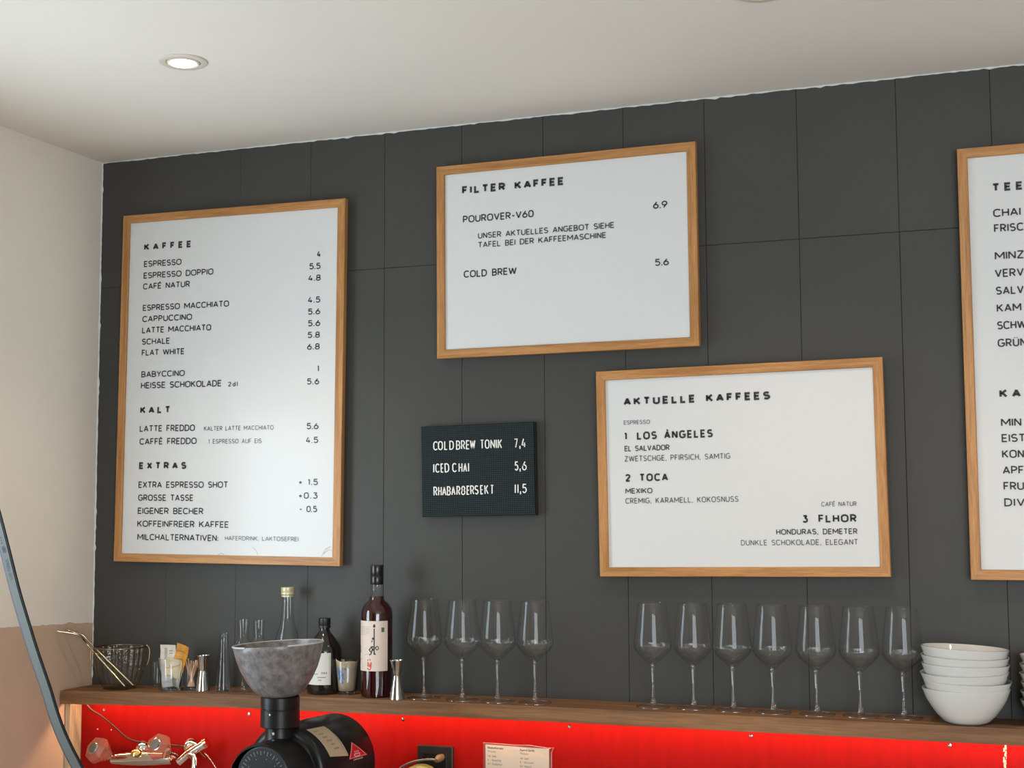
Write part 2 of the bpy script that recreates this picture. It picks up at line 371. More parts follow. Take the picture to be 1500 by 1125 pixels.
# boards of the back wall, each proud of its joints, painted over
jx = [0.0, .245, .472, .698, .9256, 1.1535, 1.384, 1.602, 1.814, 2.045, 2.282, 2.497, 2.72, 2.945, 3.17, 3.395, 3.62, 3.85]
def panel(x0, x1, z0, z1, g=.0004):
    mb = MB(); dz = random.uniform(-.0002, .0002); b = .0009
    X0, X1, Z0, Z1 = x0+g, x1-g, z0+g, z1-g
    vs = [(X0, .004, Z0), (X1, .004, Z0), (X1, .004, Z1), (X0, .004, Z1), (X0, dz+b, Z0), (X1, dz+b, Z0), (X1, dz+b, Z1), (X0, dz+b, Z1),
          (X0+b, dz, Z0+b), (X1-b, dz, Z0+b), (X1-b, dz, Z1-b), (X0+b, dz, Z1-b)]
    mb.add(vs, [(0, 1, 5, 4), (1, 2, 6, 5), (2, 3, 7, 6), (3, 0, 4, 7), (4, 5, 9, 8), (5, 6, 10, 9), (6, 7, 11, 10), (7, 4, 8, 11), (8, 9, 10, 11)])
    return mb.obj('wall_panel', M['wall'], wb)
for a, b in zip(jx, jx[1:]):
    g = .0001 if a < .6 else .0004
    panel(a, b, 1.0, 2.4062, g); panel(a, b, 2.4062, ZCEIL-.001, g)
MB().box((3.85, 0, .2), (6.0, .004, ZCEIL-.001)).obj('wall_panel', M['wall'], wb)
# left wall with the side window opening (outside the frame)
wl = MB(); y0, y1, z0, z1 = -1.60, -.84, 1.145, 2.095
wl.box((-.15, y1, 0), (0, 0.0039, ZCEIL)).box((-.15, -5.5, 0), (0, y0, ZCEIL)).box((-.15, y0, 0), (0, y1, z0)).box((-.15, y0, z1), (0, y1, ZCEIL))
wl = struct(wl.obj('wall_left', M['white']))
def coat_edge():
    mb = MB(); pts = []
    n = 60
    for i in range(n+1):
        y = -.83*i/n; pts.append((y, 1.4335+.0145*(-y/.39)+random.uniform(-.0016, .0016)+(.004 if i in (7, 8) else 0)))
    vs = [(.0, y, .95) for y, z in pts]+[(.0012, y, .95) for y, z in pts]+[(.0012, y, z) for y, z in pts]+[(0, y, z) for y, z in pts]
    m_ = n+1
    for i in range(n): mb.f += [(m_+i, m_+i+1, 2*m_+i+1, 2*m_+i), (2*m_+i, 2*m_+i+1, 3*m_+i+1, 3*m_+i)]; mb.mi += [0, 0]
    mb.v = vs
    return mb.obj('lower_paint_coat', M['tan'], wl)
coat_edge()
struct(MB().box((-.15, -5.65, ZCEIL), (6.0, .15, ZCEIL+.1)).obj('ceiling', M['ceil']))
struct(MB().box((-.15, -5.65, -.1), (6.0, .15, 0)).obj('floor', M['floor']))
struct(MB().box((6.0, -5.5, 0), (6.15, .15, ZCEIL)).obj('wall_right', M['room']))
wr = MB().box((-.15, -5.65, 0), (3.0, -5.5, ZCEIL)).box((5.8, -5.65, 0), (6.15, -5.5, ZCEIL)).box((3.0, -5.65, 0), (5.8, -5.5, .5)).box((3.0, -5.65, 2.7), (5.8, -5.5, ZCEIL))
struct(wr.obj('wall_rear', M['room']))
def bead(name, pts, w0, w1, off):
    "thin ragged bead of filler along a joint"
    mb = MB(); n = len(pts)
    for i, p in enumerate(pts):
        a = random.uniform(w0, w1)
        if random.random() < .10: a *= 1.8
        mb.v += [tuple(Vector(p)+Vector(q)*k) for q, k in ((off[0], a), (off[0]+off[1], a*.6), (off[1], a))]
    for i in range(n-1):
        for k in (0, 1): mb.f.append((3*i+k, 3*i+k+1, 3*i+k+4, 3*i+k+3)); mb.mi.append(0)
    return mb.obj(name, M['caulk'], smooth=60)
def ragged(a, b, n):
    return [Vector(a).lerp(Vector(b), i/n) for i in range(n+1)]
tr = bead('trim_1', [p+Vector((0, 0, random.uniform(-.0006, .0006))) for p in ragged((0, 0, ZCEIL), (3.4, 0, ZCEIL), 260)], .0016, .0036, (Vector((0, 0, -1)), Vector((0, -1, 0)))); struct(tr)
tr = bead('trim_2', ragged((0, 0, ZCEIL), (0, 0, 1.277), 130), .002, .0036, (Vector((1, 0, 0)), Vector((0, -1, 0)))); struct(tr)

# ================================================================== SHELF, RED BOARD, LED STRIP
SXs = [-.6, .0, .25, .45, .65, .85, 1.15, 1.45, 2.0, 2.6, 3.4]; SZs = [1.253, 1.2565, 1.263, 1.2687, 1.2713, 1.2725, 1.2745, 1.2757, 1.2757, 1.2752, 1.275]
def zs(x):
    for a, b, c, d in zip(SXs, SXs[1:], SZs, SZs[1:]):
        if x <= b: return c+(d-c)*(x-a)/(b-a)
    return SZs[-1]
def long_board(name, y0, y1, top, bot, mat, parent, x0=.002, x1=3.4, n=40, b=.0012):
    mb = MB()
    for i in range(n+1):
        x = x0+(x1-x0)*i/n; z = zs(x)
        mb.v += [(x, y0, z-bot), (x, y0, z-top-b), (x, y0+b, z-top), (x, y1, z-top), (x, y1, z-bot)]
    for i in range(n):
        for k in range(5):
            j = (k+1) % 5; mb.f.append((5*i+k, 5*i+j, 5*i+5+j, 5*i+5+k)); mb.mi.append(0)
    mb.f += [(0, 4, 3, 2, 1), tuple(5*n+k for k in range(5))]; mb.mi += [0, 0]
    return mb.obj(name, mat, parent, smooth=40)
sh = thing('wall_shelf', 'long oak wall shelf carrying the glasses, bottles and bowls', 'shelf', (0, 0, 0))
long_board('shelf_board', -.130, -.001, 0, .016, M['shelf'], sh)
long_board('front_edge', -.150, -.1302, 0, .0355, M['shelf'], sh, x0=.0085)
rp = thing('back_panel', 'glossy red lacquered board under the oak shelf', 'panel', (0, -.07, 1.0))
MB().box((.0205, 0, -.45), (3.4, .018, .2387)).obj('red_board', M['red'], rp)
def screw(x, z):
    mb = MB(); T = Matrix.Translation((x, 0, z)) @ Matrix.Rotation(PI/2, 4, 'X')
    mb.lathe([(0, .0022), (.0012, .0018), (.0014, .0028), (.0042, .0022), (.0047, .0004), (.0047, 0)], 14, T)
    o = mb.obj('screw', M['chrome'], rp, smooth=40); return o
for px, py in ((153, 1039), (365, 1045.5), (591, 1053), (835, 1063.5), (1100, 1077), (1391, 1091)):
    p = at(px, py, Y=-.07); screw(p.x, p.z-1.0-.001)
for px, py in ((143, 1068), (163, 1069)):
    p = at(px, py, Y=-.07); o = MB().lathe([(0, .0004), (.0016, .0004), (.0018, 0)], 10, Matrix.Translation((p.x, 0, p.z-1)) @ Matrix.Rotation(PI/2, 4, 'X')).obj('drill_plug', M['label'], rp)
# scratch of bare wood at the right edge of the red board
mb = MB()
for k in range(9):
    p = at(1472+random.uniform(-2.5, 2.5), 1095+k*3.6, Y=-.0703); a = random.uniform(.0008, .0024); b_ = random.uniform(.003, .006)
    mb.add([(p.x-a, -.0006, p.z-1-b_), (p.x+a, -.0006, p.z-1-b_*.8), (p.x+a*.8, -.0006, p.z-1+b_), (p.x-a*.7, -.0006, p.z-1+b_)], [(0, 1, 2, 3)])
mb.obj('scratch', M['label'], rp)
tag(MB().box((.004, -.12, .6), (.0195, -.0015, zs(.01)-.017)).obj('end_board', M['cream']), 'cream upright board at the left end of the red panel', 'board')
led = thing('led_strip', 'thin warm light strip running under the oak shelf', 'light strip', (0, 0, 0))
mb = MB(); mh = MB()
for i in range(35):
    xa = .04+i*.095; xb = xa+.0945; za, zb = zs(xa)-.0162, zs(xb)-.0162
    mh.add([(xa, -.121, za), (xb, -.121, zb), (xb, -.109, zb), (xa, -.109, za), (xa, -.121, za-.0025), (xb, -.121, zb-.0025), (xb, -.109, zb-.0025), (xa, -.109, za-.0025)], [(0, 1, 2, 3), (0, 4, 5, 1), (3, 2, 6, 7), (0, 3, 7, 4), (1, 5, 6, 2)])
    mb.add([(xa, -.120, za-.003), (xb, -.120, zb-.003), (xb, -.110, zb-.003), (xa, -.110, za-.003)], [(0, 3, 2, 1)])
mh.obj('strip_body', M['cream'], led); mb.obj('light_diffuser', emit('warm_led', (1.0, .60, .30), 75), led)
cb = MB(); pts = [at(*p, Y=Y) for p, Y in (((108, 1035), -.112), ((118, 1036), -.112), ((132, 1038), -.110), ((150, 1050), -.10), ((168, 1065), -.09), ((185, 1080), -.083), ((198, 1085.5), -.08), ((215, 1088.5), -.08), ((240, 1091), -.082), ((262, 1092.5), -.085), ((285, 1097), -.09), ((300, 1110), -.09))]
pts[0].z = zs(.1)-.02; pts[1].z = zs(.1)-.021; pts[2].z = min(pts[2].z, zs(.1)-.022)
def smooth_path(pts, n=5):
    out = []
    P = [Vector(p) for p in pts]; P = [P[0]*2-P[1]]+P+[P[-1]*2-P[-2]]
    for i in range(1, len(P)-2):
        for k in range(n):
            t = k/n; a, b, c, d = P[i-1:i+3]
            out.append(.5*((2*b)+(c-a)*t+(2*a-5*b+4*c-d)*t*t+(3*b-a-3*c+d)*t**3))
    out.append(P[-2]); return out
cb.tube(smooth_path(pts), .0024, 8)
tag(cb.obj('power_cable', principled('brown_cable', (.030, .014, .009), .3), smooth=60), 'thin dark cable sagging from the shelf end to behind the taps', 'cable')

# ================================================================== FRAMED MENUS
FR = {'K': (0.4543, 2.106, 0.6772, 0.9538, -0.01), 'F': (1.4459, 2.4078, 0.6594, 0.4691, 0.0032), 'A': (1.8875, 1.8448, 0.6594, 0.4681, 0.0109), 'E': (2.7817, 2.0871, 0.6772, 0.9533, 0.0)}
TEXT = {
  'K': [
    ('KAFFEE', -0.29, 0.3942, 0.1595, 0.02, 'B'),
    ('ESPRESSO', -0.289, 0.3455, 0.127, 0.0179, 'R'),
    ('ESPRESSO DOPPIO', -0.2892, 0.3118, 0.234, 0.0179, 'R'),
    ('CAFÉ NATUR', -0.2899, 0.2801, 0.158, 0.0179, 'R'),
    ('ESPRESSO MACCHIATO', -0.289, 0.2178, 0.2872, 0.0178, 'R'),
    ('CAPPUCCINO', -0.2892, 0.1853, 0.1668, 0.0178, 'R'),
    ('LATTE MACCHIATO', -0.2893, 0.1528, 0.231, 0.0177, 'R'),
    ('SCHALE', -0.2889, 0.1198, 0.0947, 0.0177, 'R'),
    ('FLAT WHITE', -0.2884, 0.0879, 0.1434, 0.0177, 'R'),
    ('BABYCCINO', -0.2876, 0.0256, 0.1455, 0.0176, 'R'),
    ('4', 0.2742, 0.3422, 0.0121, 0.0175, 'R'),
    ('5.5', 0.251, 0.3092, 0.0358, 0.0175, 'R'),
    ('4.8', 0.2485, 0.2767, 0.0389, 0.0174, 'R'),
    ('4.5', 0.2486, 0.216, 0.0389, 0.0174, 'R'),
    ('5.6', 0.2492, 0.1837, 0.0383, 0.0173, 'R'),
    ('5.6', 0.2498, 0.1513, 0.0384, 0.0174, 'R'),
    ('5.8', 0.2494, 0.1191, 0.0383, 0.0173, 'R'),
    ('6.8', 0.2484, 0.0868, 0.0393, 0.0173, 'R'),
    ('1', 0.2815, 0.0262, 0.0052, 0.0172, 'R'),
    ('HEISSE SCHOKOLADE', -0.2883, -0.0069, 0.2679, 0.0186, 'R'),
    ('2dl', 0.0005, -0.0077, 0.0312, 0.0129, 'R'),
    ('5.6', 0.2498, -0.0088, 0.0382, 0.0172, 'R'),
    ('KALT', -0.2883, -0.0786, 0.1011, 0.0205, 'B'),
    ('LATTE FREDDO', -0.2884, -0.1307, 0.1842, 0.0185, 'R'),
    ('KALTER LATTE MACCHIATO', -0.0746, -0.1308, 0.2231, 0.0129, 'L'),
    ('5.6', 0.251, -0.1312, 0.0371, 0.0176, 'R'),
    ('CAFFÈ FREDDO', -0.2878, -0.1677, 0.1903, 0.0185, 'R'),
    ('1 ESPRESSO AUF EIS', -0.0593, -0.1672, 0.1711, 0.0129, 'L'),
    ('4.5', 0.2496, -0.169, 0.0386, 0.0175, 'R'),
    ('EXTRAS', -0.2873, -0.2375, 0.1582, 0.0203, 'B'),
    ('EXTRA ESPRESSO SHOT', -0.2873, -0.2907, 0.2949, 0.0184, 'R'),
    ('+ 1.5', 0.2294, -0.2832, 0.0599, 0.0174, 'R'),
    ('GROSSE TASSE', -0.2872, -0.3274, 0.1835, 0.0183, 'R'),
    ('+0.3', 0.2301, -0.3199, 0.0589, 0.0174, 'R'),
    ('EIGENER BECHER', -0.2877, -0.3645, 0.2177, 0.0183, 'R'),
    ('- 0.5', 0.2334, -0.3562, 0.0546, 0.0174, 'R'),
    ('KOFFEINFREIER KAFFEE', -0.2878, -0.4011, 0.3009, 0.0183, 'R'),
    ('MILCHALTERNATIVEN:', -0.2866, -0.4386, 0.2674, 0.0183, 'R'),
    ('HAFERDRINK, LAKTOSEFREI', 0.0015, -0.4353, 0.2309, 0.0122, 'L'),
  ],
  'F': [
    ('FILTER KAFFEE', -0.2807, 0.1781, 0.2851, 0.0217, 'B'),
    ('POUROVER-V60', -0.2787, 0.1007, 0.199, 0.0194, 'R'),
    ('6.9', 0.2398, 0.0955, 0.0373, 0.0189, 'R'),
    ('UNSER AKTUELLES ANGEBOT SIEHE', -0.2359, 0.0553, 0.3738, 0.0159, 'R'),
    ('TAFEL BEI DER KAFFEEMASCHINE', -0.236, 0.031, 0.3521, 0.0158, 'R'),
    ('COLD BREW', -0.277, -0.0461, 0.1489, 0.0193, 'R'),
    ('5.6', 0.2422, -0.0502, 0.0361, 0.0182, 'R'),
  ],
  'A': [
    ('AKTUELLE KAFFEES', -0.2833, 0.1682, 0.3685, 0.0203, 'B'),
    ('ESPRESSO', -0.2838, 0.1202, 0.0675, 0.0107, 'L'),
    ('1', -0.2836, 0.0819, 0.0082, 0.0197, 'M'),
    ('LOS ÁNGELES', -0.2506, 0.0814, 0.1925, 0.0202, 'M'),
    ('EL SALVADOR', -0.2832, 0.0532, 0.1156, 0.0143, 'R'),
    ('ZWETSCHGE, PFIRSICH, SAMTIG', -0.2837, 0.0277, 0.2672, 0.0143, 'L'),
    ('2', -0.2832, -0.0226, 0.0137, 0.0196, 'M'),
    ('TOCA', -0.2465, -0.0224, 0.0732, 0.0195, 'M'),
    ('MEXIKO', -0.2833, -0.0522, 0.0693, 0.0137, 'R'),
    ('CREMIG, KARAMELL, KOKOSNUSS', -0.2839, -0.077, 0.2846, 0.0142, 'L'),
    ('CAFÉ NATUR', 0.1985, -0.0916, 0.082, 0.0111, 'L'),
    ('3', 0.1523, -0.1297, 0.014, 0.0187, 'M'),
    ('FLHOR', 0.1903, -0.1296, 0.0889, 0.0191, 'M'),
    ('HONDURAS, DEMETER', 0.0892, -0.1574, 0.1909, 0.0137, 'R'),
    ('DUNKLE SCHOKOLADE, ELEGANT', 0.0033, -0.1825, 0.2773, 0.0137, 'L'),
  ],
  'E': [
    ('TEE', -0.2871, 0.3926, 0.0681, 0.0199, 'B'),
    ('CHAI', -0.2863, 0.3328, 0.0603, 0.0194, 'R'),
    ('FRISC', -0.2857, 0.297, 0.0647, 0.0193, 'R'),
    ('MINZ', -0.286, 0.2328, 0.0637, 0.0192, 'R'),
    ('VERV', -0.2873, 0.1919, 0.0632, 0.0193, 'R'),
    ('SALV', -0.2864, 0.1515, 0.0609, 0.0192, 'R'),
    ('KAM', -0.2859, 0.1113, 0.0537, 0.0191, 'R'),
    ('SCHW', -0.2863, 0.0711, 0.0638, 0.0191, 'R'),
    ('GRÜN', -0.2863, 0.0305, 0.0624, 0.0191, 'R'),
    ('KA', -0.2866, -0.0862, 0.0467, 0.0199, 'B'),
    ('MIN', -0.2852, -0.152, 0.044, 0.0189, 'R'),
    ('EIST', -0.285, -0.1878, 0.0514, 0.0188, 'R'),
    ('KON', -0.2853, -0.224, 0.0474, 0.0188, 'R'),
    ('APF', -0.2852, -0.2606, 0.046, 0.0187, 'R'),
    ('FRU', -0.2846, -0.2967, 0.0442, 0.0187, 'R'),
    ('DIV', -0.2841, -0.3337, 0.0442, 0.0187, 'R'),
  ],
}
LB = (1.2057, 1.8543, 0.014)
LETTERS = [('C', -0.1227, 0.0552, 0.0124), ('O', -0.1089, 0.0551, 0.0139), ('L', -0.0912, 0.0551, 0.0097), ('D', -0.0765, 0.055, 0.0126), ('B', -0.0575, 0.0548, 0.0117), ('R', -0.0432, 0.0548, 0.0111), ('E', -0.0295, 0.0547, 0.0099), ('W', -0.0181, 0.0547, 0.015), ('T', 0.0111, 0.0545, 0.0103), ('O', 0.0238, 0.0544, 0.0129), ('N', 0.039, 0.0544, 0.0129), ('I', 0.0547, 0.0542, 0.0029), ('K', 0.0596, 0.0542, 0.0114), ('7', 0.1051, 0.0539, 0.0105), ("'", 0.1184, 0.0538, 0.0043), ('4', 0.1249, 0.0539, 0.0127),
('I', -0.1242, -0.0038, 0.0041), ('C', -0.1171, -0.0038, 0.0118), ('E', -0.1018, -0.0039, 0.0082), ('D', -0.0903, -0.0038, 0.0129), ('C', -0.0687, -0.0039, 0.0123), ('H', -0.0511, -0.004, 0.0107), ('A', -0.038, -0.004, 0.0104), ('I', -0.0247, -0.0041, 0.0032), ('5', 0.1048, -0.0045, 0.0105), ("'", 0.1181, -0.0045, 0.0037), ('6', 0.1251, -0.0045, 0.0127),
('R', -0.1232, -0.064, 0.0106), ('H', -0.1103, -0.0639, 0.01), ('A', -0.0988, -0.0638, 0.0117), ('B', -0.0853, -0.0637, 0.0108), ('A', -0.0724, -0.0637, 0.0114), ('R', -0.0581, -0.0636, 0.0104), ('8', -0.0453, -0.0636, 0.0122), ('E', -0.0297, -0.0634, 0.0082), ('R', -0.0189, -0.0633, 0.0109), ('S', -0.0065, -0.0633, 0.0104), ('E', 0.009, -0.0632, 0.0084), ('K', 0.0208, -0.0632, 0.0109), ('T', 0.0369, -0.063, 0.0091), ('I', 0.1037, -0.0627, 0.0034), ('I', 0.1113, -0.0627, 0.0034), ("'", 0.1178, -0.0627, 0.004), ('5', 0.1246, -0.0626, 0.0126)]

def bar(name, length, fw, depth, mat, parent, rot, off):
    "mitred moulding, length along local X, outer edge at +Z"
    l = length/2; b = .0012; v = []
    def P(x, y, z): v.append((x, y, z))
    sec = [(0, 0), (0, -depth+b), (-b, -depth), (-fw+b, -depth), (-fw, -depth+b), (-fw, -.004), (-fw, 0)]
    for s in (-1, 1):
        for z, y in sec: P(s*(l+z), y, z)
    n = len(sec); mb = MB(); mb.add(v, [(k, (k+1) % n, (k+1) % n+n, k+n) for k in range(n)]+[tuple(reversed(range(n))), tuple(range(n, 2*n))])
    o = mb.obj(name, mat, parent); o.location = off; o.rotation_euler = (0, rot, 0); return o
HW = dict(B=.135, M=.11, R=.086, L=.072)
INK = dict(B='ink', M='ink', R='ink', L='ink3')
T, FW, DEP = .030, .0231, .0175
def framed(key, label, heads='ink'):
    cx, cz, w_, h_, t = FR[key]
    o = thing('framed_menu', label, 'framed menu', (cx, 0, cz)); o.rotation_euler = (0, -t, 0)
    yb = -(T-DEP); W_, H_ = w_+2*FW, h_+2*FW
    for L_, rot, off in ((W_, 0, (0, yb, H_/2)), (W_, PI, (0, yb, -H_/2)), (H_, PI/2, (W_/2, yb, 0)), (H_, -PI/2, (-W_/2, yb, 0))):
        bar('frame_rail', L_, FW, DEP, M['oak'], o, rot, off)
    MB().box((-w_/2-.004, -.0225, -h_/2-.004), (w_/2+.004, -.0135, h_/2+.004)).obj('backing_board', M['cream'], o)
    s = MB(); nx, nz = 24, 24; e = .0035         # paper, very slightly cockled
    rnd = random.Random(key)
    ph = [rnd.uniform(0, 6) for _ in range(4)]
    for j in range(nz+1):
        for i in range(nx+1):
            x = (-.5+i/nx)*(w_+2*e); z = (-.5+j/nz)*(h_+2*e); fall = max(0, 1-(z+h_/2)/.16)
            y = -.0236-.0003*(math.sin(9*x+ph[0])*math.sin(7*z+ph[1]))-.0006*fall*math.sin(26*x+14*z+ph[2])
            s.v.append((x, y, z))
    for j in range(nz):
        for i in range(nx):
            a = j*(nx+1)+i; s.f.append((a, a+1, a+nx+2, a+nx+1)); s.mi.append(0)
    sheet = s.obj('printed_sheet', M['paper'], o, smooth=180)
    groups = {}
    for t_, x, y, wd, cap, g in TEXT[key]:
        mk = INK[g]
        if key == 'A' and g in 'RM': mk = 'ink' if g == 'M' else 'ink2'
        if key == 'F' and cap < .016: mk = 'ink2'
        mb = groups.setdefault(mk, MB())
        hw = HW[g]*cap
        draw(mb, text_lines(t_, x, y, wd, cap, HW[g]), hw, lambda u, v, d: (u, -.02475-d, v))
    for mk, mb in groups.items(): tag(mb.obj('lettering', M[mk], sheet), kind='stuff')
    MB().box((-w_/2-.002, -.0262, -h_/2-.002), (w_/2+.002, -.0252, h_/2+.002)).obj('clear_pane', M['pane'], o)
    MB().box((-.03, -.0140, h_/2-.02), (.03, -.0002, h_/2-.008)).obj('hanger', M['steel'], o)
    return o, sheet
kf, ks = framed('K', 'tall oak-framed coffee menu headed KAFFEE, left end of the grey wall')
framed('F', 'landscape oak-framed sheet headed FILTER KAFFEE, near the ceiling')
af, as_ = framed('A', 'landscape oak-framed sheet headed AKTUELLE KAFFEES, above the wine glasses')
framed('E', 'tall oak-framed menu headed TEE, cut off at the right edge')
# water stain at the bottom right of the coffee menu, brown ragged lines
st = MB()
for seg in ([(1290, 1025), (1310, 985), (1345, 965)], [(1300, 1010), (1330, 985), (1352, 992)], [(880, 968), (905, 990), (915, 1018)], [(680, 1015), (700, 1005), (720, 1015)]):
    q = []
    for a, b in seg:
        p = at(150+a/4.019, 560+b/4.019, Y=-.0248); dx, dz = p.x-FR['K'][0], p.z-FR['K'][1]; c, s_ = math.cos(FR['K'][4]), math.sin(FR['K'][4]); q.append((dx*c+dz*s_, -dx*s_+dz*c))
    draw(st, [q], .0007, lambda u, v, d: (u, -.02475, v))
tag(st.obj('water_stain', principled('stain', (.52, .42, .30), .7), ks), kind='stuff')

# ================================================================== LETTER BOARD
lb = thing('letter_board', 'small dark peg letter board with white plastic letters, below the FILTER KAFFEE frame', 'letter board', (LB[0], 0, LB[1])); lb.rotation_euler = (0, -LB[2], 0)
MB().box((-.1575, -.0250, -.1185), (.1575, -.0015, .1185)).obj('board_face', M['dots'], lb, bevel=.0015)
MB().box((-.1585, -.0225, -.1195), (.1585, -.0005, .1195)).obj('frame_edge', M['black'], lb)
for ch, u, v, wd in LETTERS:
    g, gw = glyph(ch); cap = .0238; hw = .00135
    mb = MB()
    sx = (wd-2*hw)/max(gw, .001) if gw > .05 else 1
    if ch in "I'": g = [[(.01, 0), (.01, 1)]] if ch == 'I' else [[(.3, .17), (.3, -.2)]]; sx = .004
    if ch == "'" : g = [[(0, .17), (0, -.2)]]
    if ch == 'W': sx = (wd-2*hw)/.9
    x0 = hw if ch not in "I'" else wd/2
    draw(mb, [[(x0+px*(sx if ch not in "I'" else 0), hw+pz*(cap-2*hw)) for px, pz in pl] for pl in g], hw, lambda a, b, d: (a, -d, b), depth=.0016)
    o = mb.obj('letter', M['letter'], lb); o.location = (u, -.0252, v)
    o.rotation_euler = (0, random.uniform(-.03, .03), 0)

# ================================================================== CEILING DOWNLIGHTS
bulb = emit('lamp_glow', (1.0, .78, .50), 22)
ringm = principled('white_metal_ring', (.72, .66, .58), .35)
def downlight(x, y, label, grp=None, vis=True):
    o = thing('ceiling_downlight', label, 'downlight', (x, y, ZCEIL), group=grp)
    MB().lathe([(.0545, -.0005), (.0545, -.0035), (.052, -.0048), (.040, -.0040), (.0385, -.0015), (.0385, -.0005)], 48).obj('trim_ring', ringm, o, smooth=35)
    g = MB().lathe([(.0375, -.0005), (.0372, -.0050), (.0345, -.0062), (.030, -.0050), (.028, -.0006)], 48).obj('gimbal_ring', ringm, o, smooth=35)
    l = MB().lathe([(.0262, -.0010), (.0262, -.0072), (.0225, -.0085), (0, -.0090)], 40).obj('lamp_lens', bulb, o, smooth=60); l.rotation_euler = (.02, -.05, 0)
    return o
downlight(SPOTS[0][0], SPOTS[0][1], 'lit round ceiling downlight above the left menu, the one in view')
for x, y in SPOTS[1:]: downlight(x, y, 'round ceiling downlight further along the ceiling, outside the picture', 'ceiling downlights')
# ================================================================== THINGS ON THE SHELF
def sit(x, y): return (x, y, zs(x)+.0002)
# ---- wine glasses
M['footglint'] = thin_glass('foot_highlight_glass', (.97, .97, .97), (.9, .9, .9), 1.0, .05, .30)  # extra mirroring glass, stands in for the highlight round a foot
def make_wine_glass():
    o = thing('wine_glass', 'x', 'wine glass')
    H = .2485
    # outside silhouette up, then inside down
    outer = [(.0046, .100), (.010, .1045), (.026, .1175), (.040, .1315), (.0460, .1420), (.0462, .1500), (.0445, .1660), (.0415, .1900), (.0378, .2180), (.0345, H-.001), (.0342, H)]
    MB().lathe(outer, 48).obj('bowl', M['glass'], o, smooth=80)
    MB().lathe([(0, .1100), (.010, .1110), (.024, .1195), (.0380, .1318), (.0436, .1425), (.0440, .1500)], 40).obj('bowl_base', M['wavy'], o, smooth=60)
    MB().lathe([(.0348, H-.0008), (.0350, H-.0002), (.0342, H+.0002), (.0338, H-.0004), (.0340, H-.001)], 40).obj('rim', M['glasst'], o, smooth=80)
    MB().tube([(.0408*math.cos(2*PI*i/40), .0408*math.sin(2*PI*i/40), .0012) for i in range(41)], .0008, 6, cap=False).obj('foot_highlight_ring', M['footglint'], o, smooth=60)  # ring added to give the foot a bright highlight
    MB().lathe([(0, .008), (.0065, .009), (.0052, .014), (.0036, .030), (.0030, .060), (.0034, .085), (.0044, .098), (.0052, .1035), (0, .106)], 20).obj('stem', M['sglass'], o, smooth=80)
    MB().lathe([(0, .0088), (.006, .0082), (.014, .0048), (.028, .0026), (.0405, .0016), (.0415, .0009), (.0405, .0002)], 48).obj('foot', M['footg'], o, smooth=60)
    return o
wg = make_wine_glass(); first = True
ORD = ['first', 'second', 'third', 'fourth', 'fifth', 'sixth', 'seventh']
def place_wine(x, y, label, grp, s=1.0):
    global first
    g = wg if first else copy_tree(wg); first = False
    g.location = sit(x, y); g.rotation_euler = (0, 0, random.uniform(0, 6)); g.scale = (s, s, s); g['label'] = label; g['group'] = grp
    return g
for i, (x, y) in enumerate(((1.0846, -.0898), (1.1930, -.0960), (1.2887, -.0968), (1.3881, -.0964))):
    place_wine(x, y, ['leftmost clear wine glass, beside the jigger and red bottle', 'second clear wine glass right of the red bottle', 'third clear wine glass right of the red bottle', 'rightmost wine glass of the group of four beside the red bottle'][i], 'four wine glasses right of the red bottle', 1.0)
for i, (x, y) in enumerate(((1.6822, -.0720), (1.7804, -.0660), (1.8770, -.0700), (1.9722, -.0749), (2.0734, -.0752), (2.1717, -.0700), (2.2677, -.0650))):
    l = ('leftmost wine glass of the row of seven, after the gap' if i == 0 else 'rightmost wine glass of the seven, touching the stacked white bowls' if i == 6 else ORD[i]+' wine glass from the left in the row of seven')
    place_wine(x, y, l, 'seven wine glasses left of the bowls', 1.0)

# ---- bowls
def make_bowl(name='bowl', R=.0975, H=.079):
    o = thing(name, 'x', 'bowl')
    k = R/.0975; q = H/.079
    out = [(.036, 0), (.042, .0005), (.052, .006), (.066, .020), (.0790, .038), (.0895, .056), (.0965, .0755), (.0975, .0785), (.0955, .079), (.0935, .0765)]
    inn = [(.0860, .056), (.0750, .039), (.0620, .0235), (.0460, .0115), (.02, .007), (0, .0065)]
    MB().lathe([(0, .0012), (.034, .0012), (.036, 0)], 56, Matrix.Diagonal((k, k, q, 1))).obj('foot_ring', M['porcelain'], o, smooth=50)
    MB().lathe(out+inn, 72, Matrix.Diagonal((k, k, q, 1))).obj('basin', M['porcelain'], o, smooth=70)
    return o
b0 = make_bowl(R=.0948, H=.0775); bx, by = 2.4055, -.0985
tilts = [(0, 0, 0), (.030, .020, 5), (.035, -.018, .0), (.0, .012, .0), (.018, .028, .0), (-.020, .045, .0)]
bl = ['white porcelain bowl at the bottom of the full stack of six', 'second white bowl from the bottom of the full stack of six', 'third white bowl from the bottom of the full stack of six', 'fourth white bowl from the bottom of the full stack of six', 'fifth white bowl from the bottom, just under the topmost one', 'topmost white bowl of the full stack, tilted to the right']
for i in range(6):
    b = b0 if i == 0 else copy_tree(b0)
    b.location = (bx+(0, .0015, -.001, -.0005, -.0025, -.0035)[i], by+(0, 0, .001, -.001, .001, .0)[i], zs(bx)+.0003+i*.0177)
    b.rotation_euler = (tilts[i][0], tilts[i][1], i); b.rotation_mode = 'XYZ'
    b.matrix_world = Matrix.Translation(b.location) @ Matrix.Rotation(tilts[i][0], 4, 'X') @ Matrix.Rotation(tilts[i][1], 4, 'Y')
    tag(b, bl[i], 'bowl', 'white bowls in the full stack')
s0 = make_bowl('small_bowl', .075, .055); sxp = 2.5935
